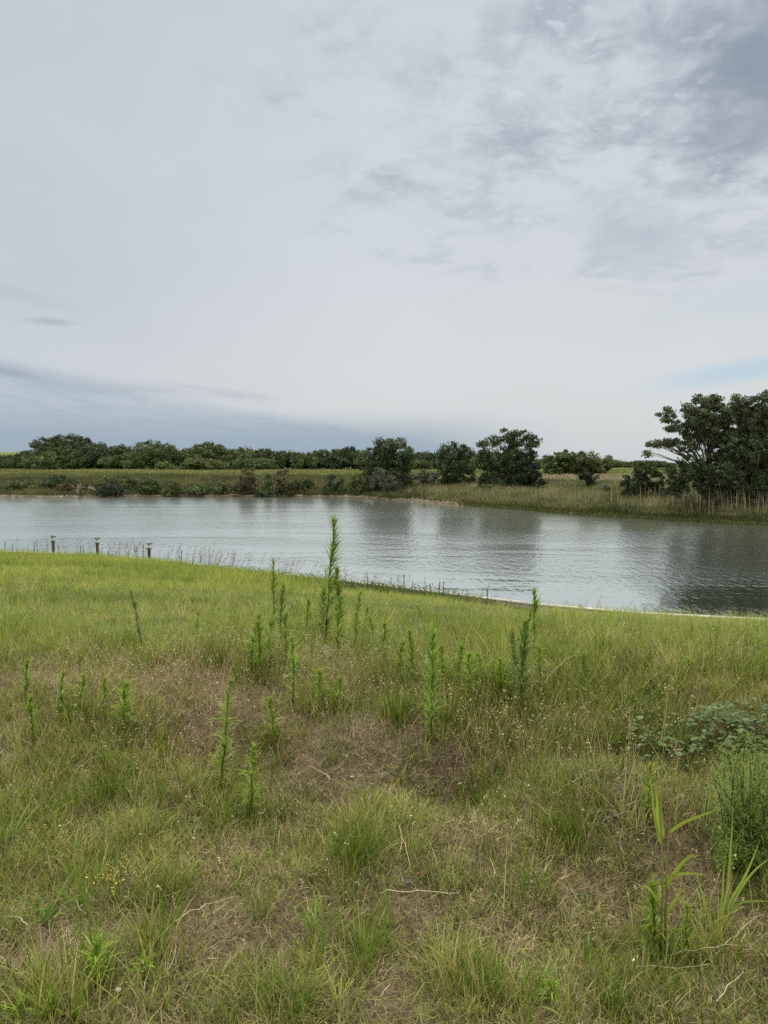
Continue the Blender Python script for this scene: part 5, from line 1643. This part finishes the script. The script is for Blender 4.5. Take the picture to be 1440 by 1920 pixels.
# white marker stub at the wall
bx = (405 - 720) / F * 26.5; y0 = float(yb(bx)) - 0.25; bx = (405 - 720) / F * y0
a = Acc(); a.lathe([(0.0, -0.2), (0.035, -0.2), (0.035, 0.36), (0.03, 0.39), (0.0, 0.40)], n=12)
o = a.build('marker_stub', 'litter_white'); o.location = (bx, y0, float(ground_z(bx, y0))); tag(o, 'short white pipe stub standing at the wall right of the pilings', 'pipe')

# litter, sticks, stones


def lump(name, lab, cat, px, py, size, mat, seed, flat=0.5, rz=0.0, lift=0.3):
    r2 = np.random.RandomState(seed)
    b = hit(px, py)
    a = Acc(); n, m_ = 14, 9
    V = []; nz = Noise2(seed + 50)
    for i in range(m_ + 1):
        ph = pi * i / m_
        for j in range(n):
            th = 2 * pi * j / n
            d = np.array([sin(ph) * cos(th), sin(ph) * sin(th), cos(ph)])
            k = 1 + 0.28 * float(nz(np.array([d[0] * 1.7 + 4]), np.array([d[1] * 1.7 + d[2] * 2.1]))[0])
            d = np.sign(d) * np.abs(d) ** 0.75
            V.append(d * k * np.array([size[0], size[1], size[2]]))
    V = np.array(V); c_, s2 = cos(rz), sin(rz)
    V = np.stack([V[:, 0] * c_ - V[:, 1] * s2, V[:, 0] * s2 + V[:, 1] * c_, V[:, 2] + size[2] * lift + 0.012], 1)
    Q = [[i * n + j, i * n + (j + 1) % n, (i + 1) * n + (j + 1) % n, (i + 1) * n + j] for i in range(m_) for j in range(n)]
    a.add(V, Q)
    o = a.build(name, mat); o.location = b; tag(o, lab, cat)
    return o


lump('wood_chip', 'pale flat wood chip half buried in the grass below centre', 'wood chip', 765, 1664, (.030, .010, .007), 'grey_wood', 3, rz=.35)
lump('brick_shard', 'reddish brick shard just right of the wood chip', 'brick shard', 788, 1645, (.018, .010, .008), 'brick_red', 4, rz=.6)
for k, (px, py, s_, lab) in enumerate(((222, 1868, .009, 'white pebble on the soil at the lower left'), (785, 1768, .005, 'small white pebble in the bare spot below centre'), (1220, 1521, .006, 'white pebble on the bare soil left of the tall grass stalk'),
                                       (1196, 1582, .006, 'pale pebble on the eroded slope below the white one at right'), (457, 1773, .006, 'pale pebble in the left foreground soil'), (742, 1799, .005, 'tiny pebble under the bare spot below centre'), (1316, 1753, .006, 'yellowish pebble at the foot of the right broad-bladed grass'),
                                       (660, 1462, .010, 'grey stone on the bare slope left of centre'), (862, 1477, .012, 'pale stone at the lip of the dark hollow'))):
    lump('pebble', lab, 'pebble', px, py, (s_, s_ * .8, s_ * .65), 'pale_stone', 10 + k)
# stick at lower left and rusty rod
for lab, p0, p1, r_, mt, nm in (('short grey stick lying on the soil at the lower left', (292, 1818), (332, 1823), .0055, 'grey_wood', 'stick'),
                                ('rust-brown rod lying level in the lower foreground', (562, 1815), (618, 1816), .003, 'rust', 'rusty_rod'),
                                ('dark brown stick under the straw at the lower right', (1340, 1765), (1385, 1795), .006, 'rust', 'stick')):
    a0, a1 = hit(*p0), hit(*p1)
    tt = np.linspace(0, 1, 6)[:, None]; P_ = (a0 * (1 - tt) + a1 * tt); P_[:, 2] = np.maximum(P_[:, 2], ground_z(P_[:, 0], P_[:, 1])) + r_ + .012
    a = Acc(); a.tube(P_ - a0, [r_ * .8, r_, r_ * .95, r_, r_ * .9, r_ * .7], n=8)
    o = a.build(nm, mt); o.location = a0; tag(o, lab, 'stick' if 'stick' in nm else 'rod')
# crumpled white scrap
b = hit(450, 1517)
a = Acc(); n = 9
u, v = np.meshgrid(np.linspace(-1, 1, n), np.linspace(-1, 1, n))
zz_ = 0.012 * NA.fbm(u * 1.7 + 3, v * 1.7, 3) + 0.02
for off in (0, -0.0015):
    V = np.stack([u * 0.038 + 0.006 * NB(u * 2, v * 2), v * 0.014 + u * 0.012, zz_ + off + u * 0.012], -1).reshape(-1, 3)
    idx = np.arange(n * n).reshape(n, n)
    a.add(V, np.stack([idx[:-1, :-1], idx[:-1, 1:], idx[1:, 1:], idx[1:, :-1]], -1).reshape(-1, 4))
o = a.build('plastic_scrap', 'litter_white'); o.location = b; tag(o, 'crumpled white plastic scrap in the grass at the foot of the narrow weed', 'litter')
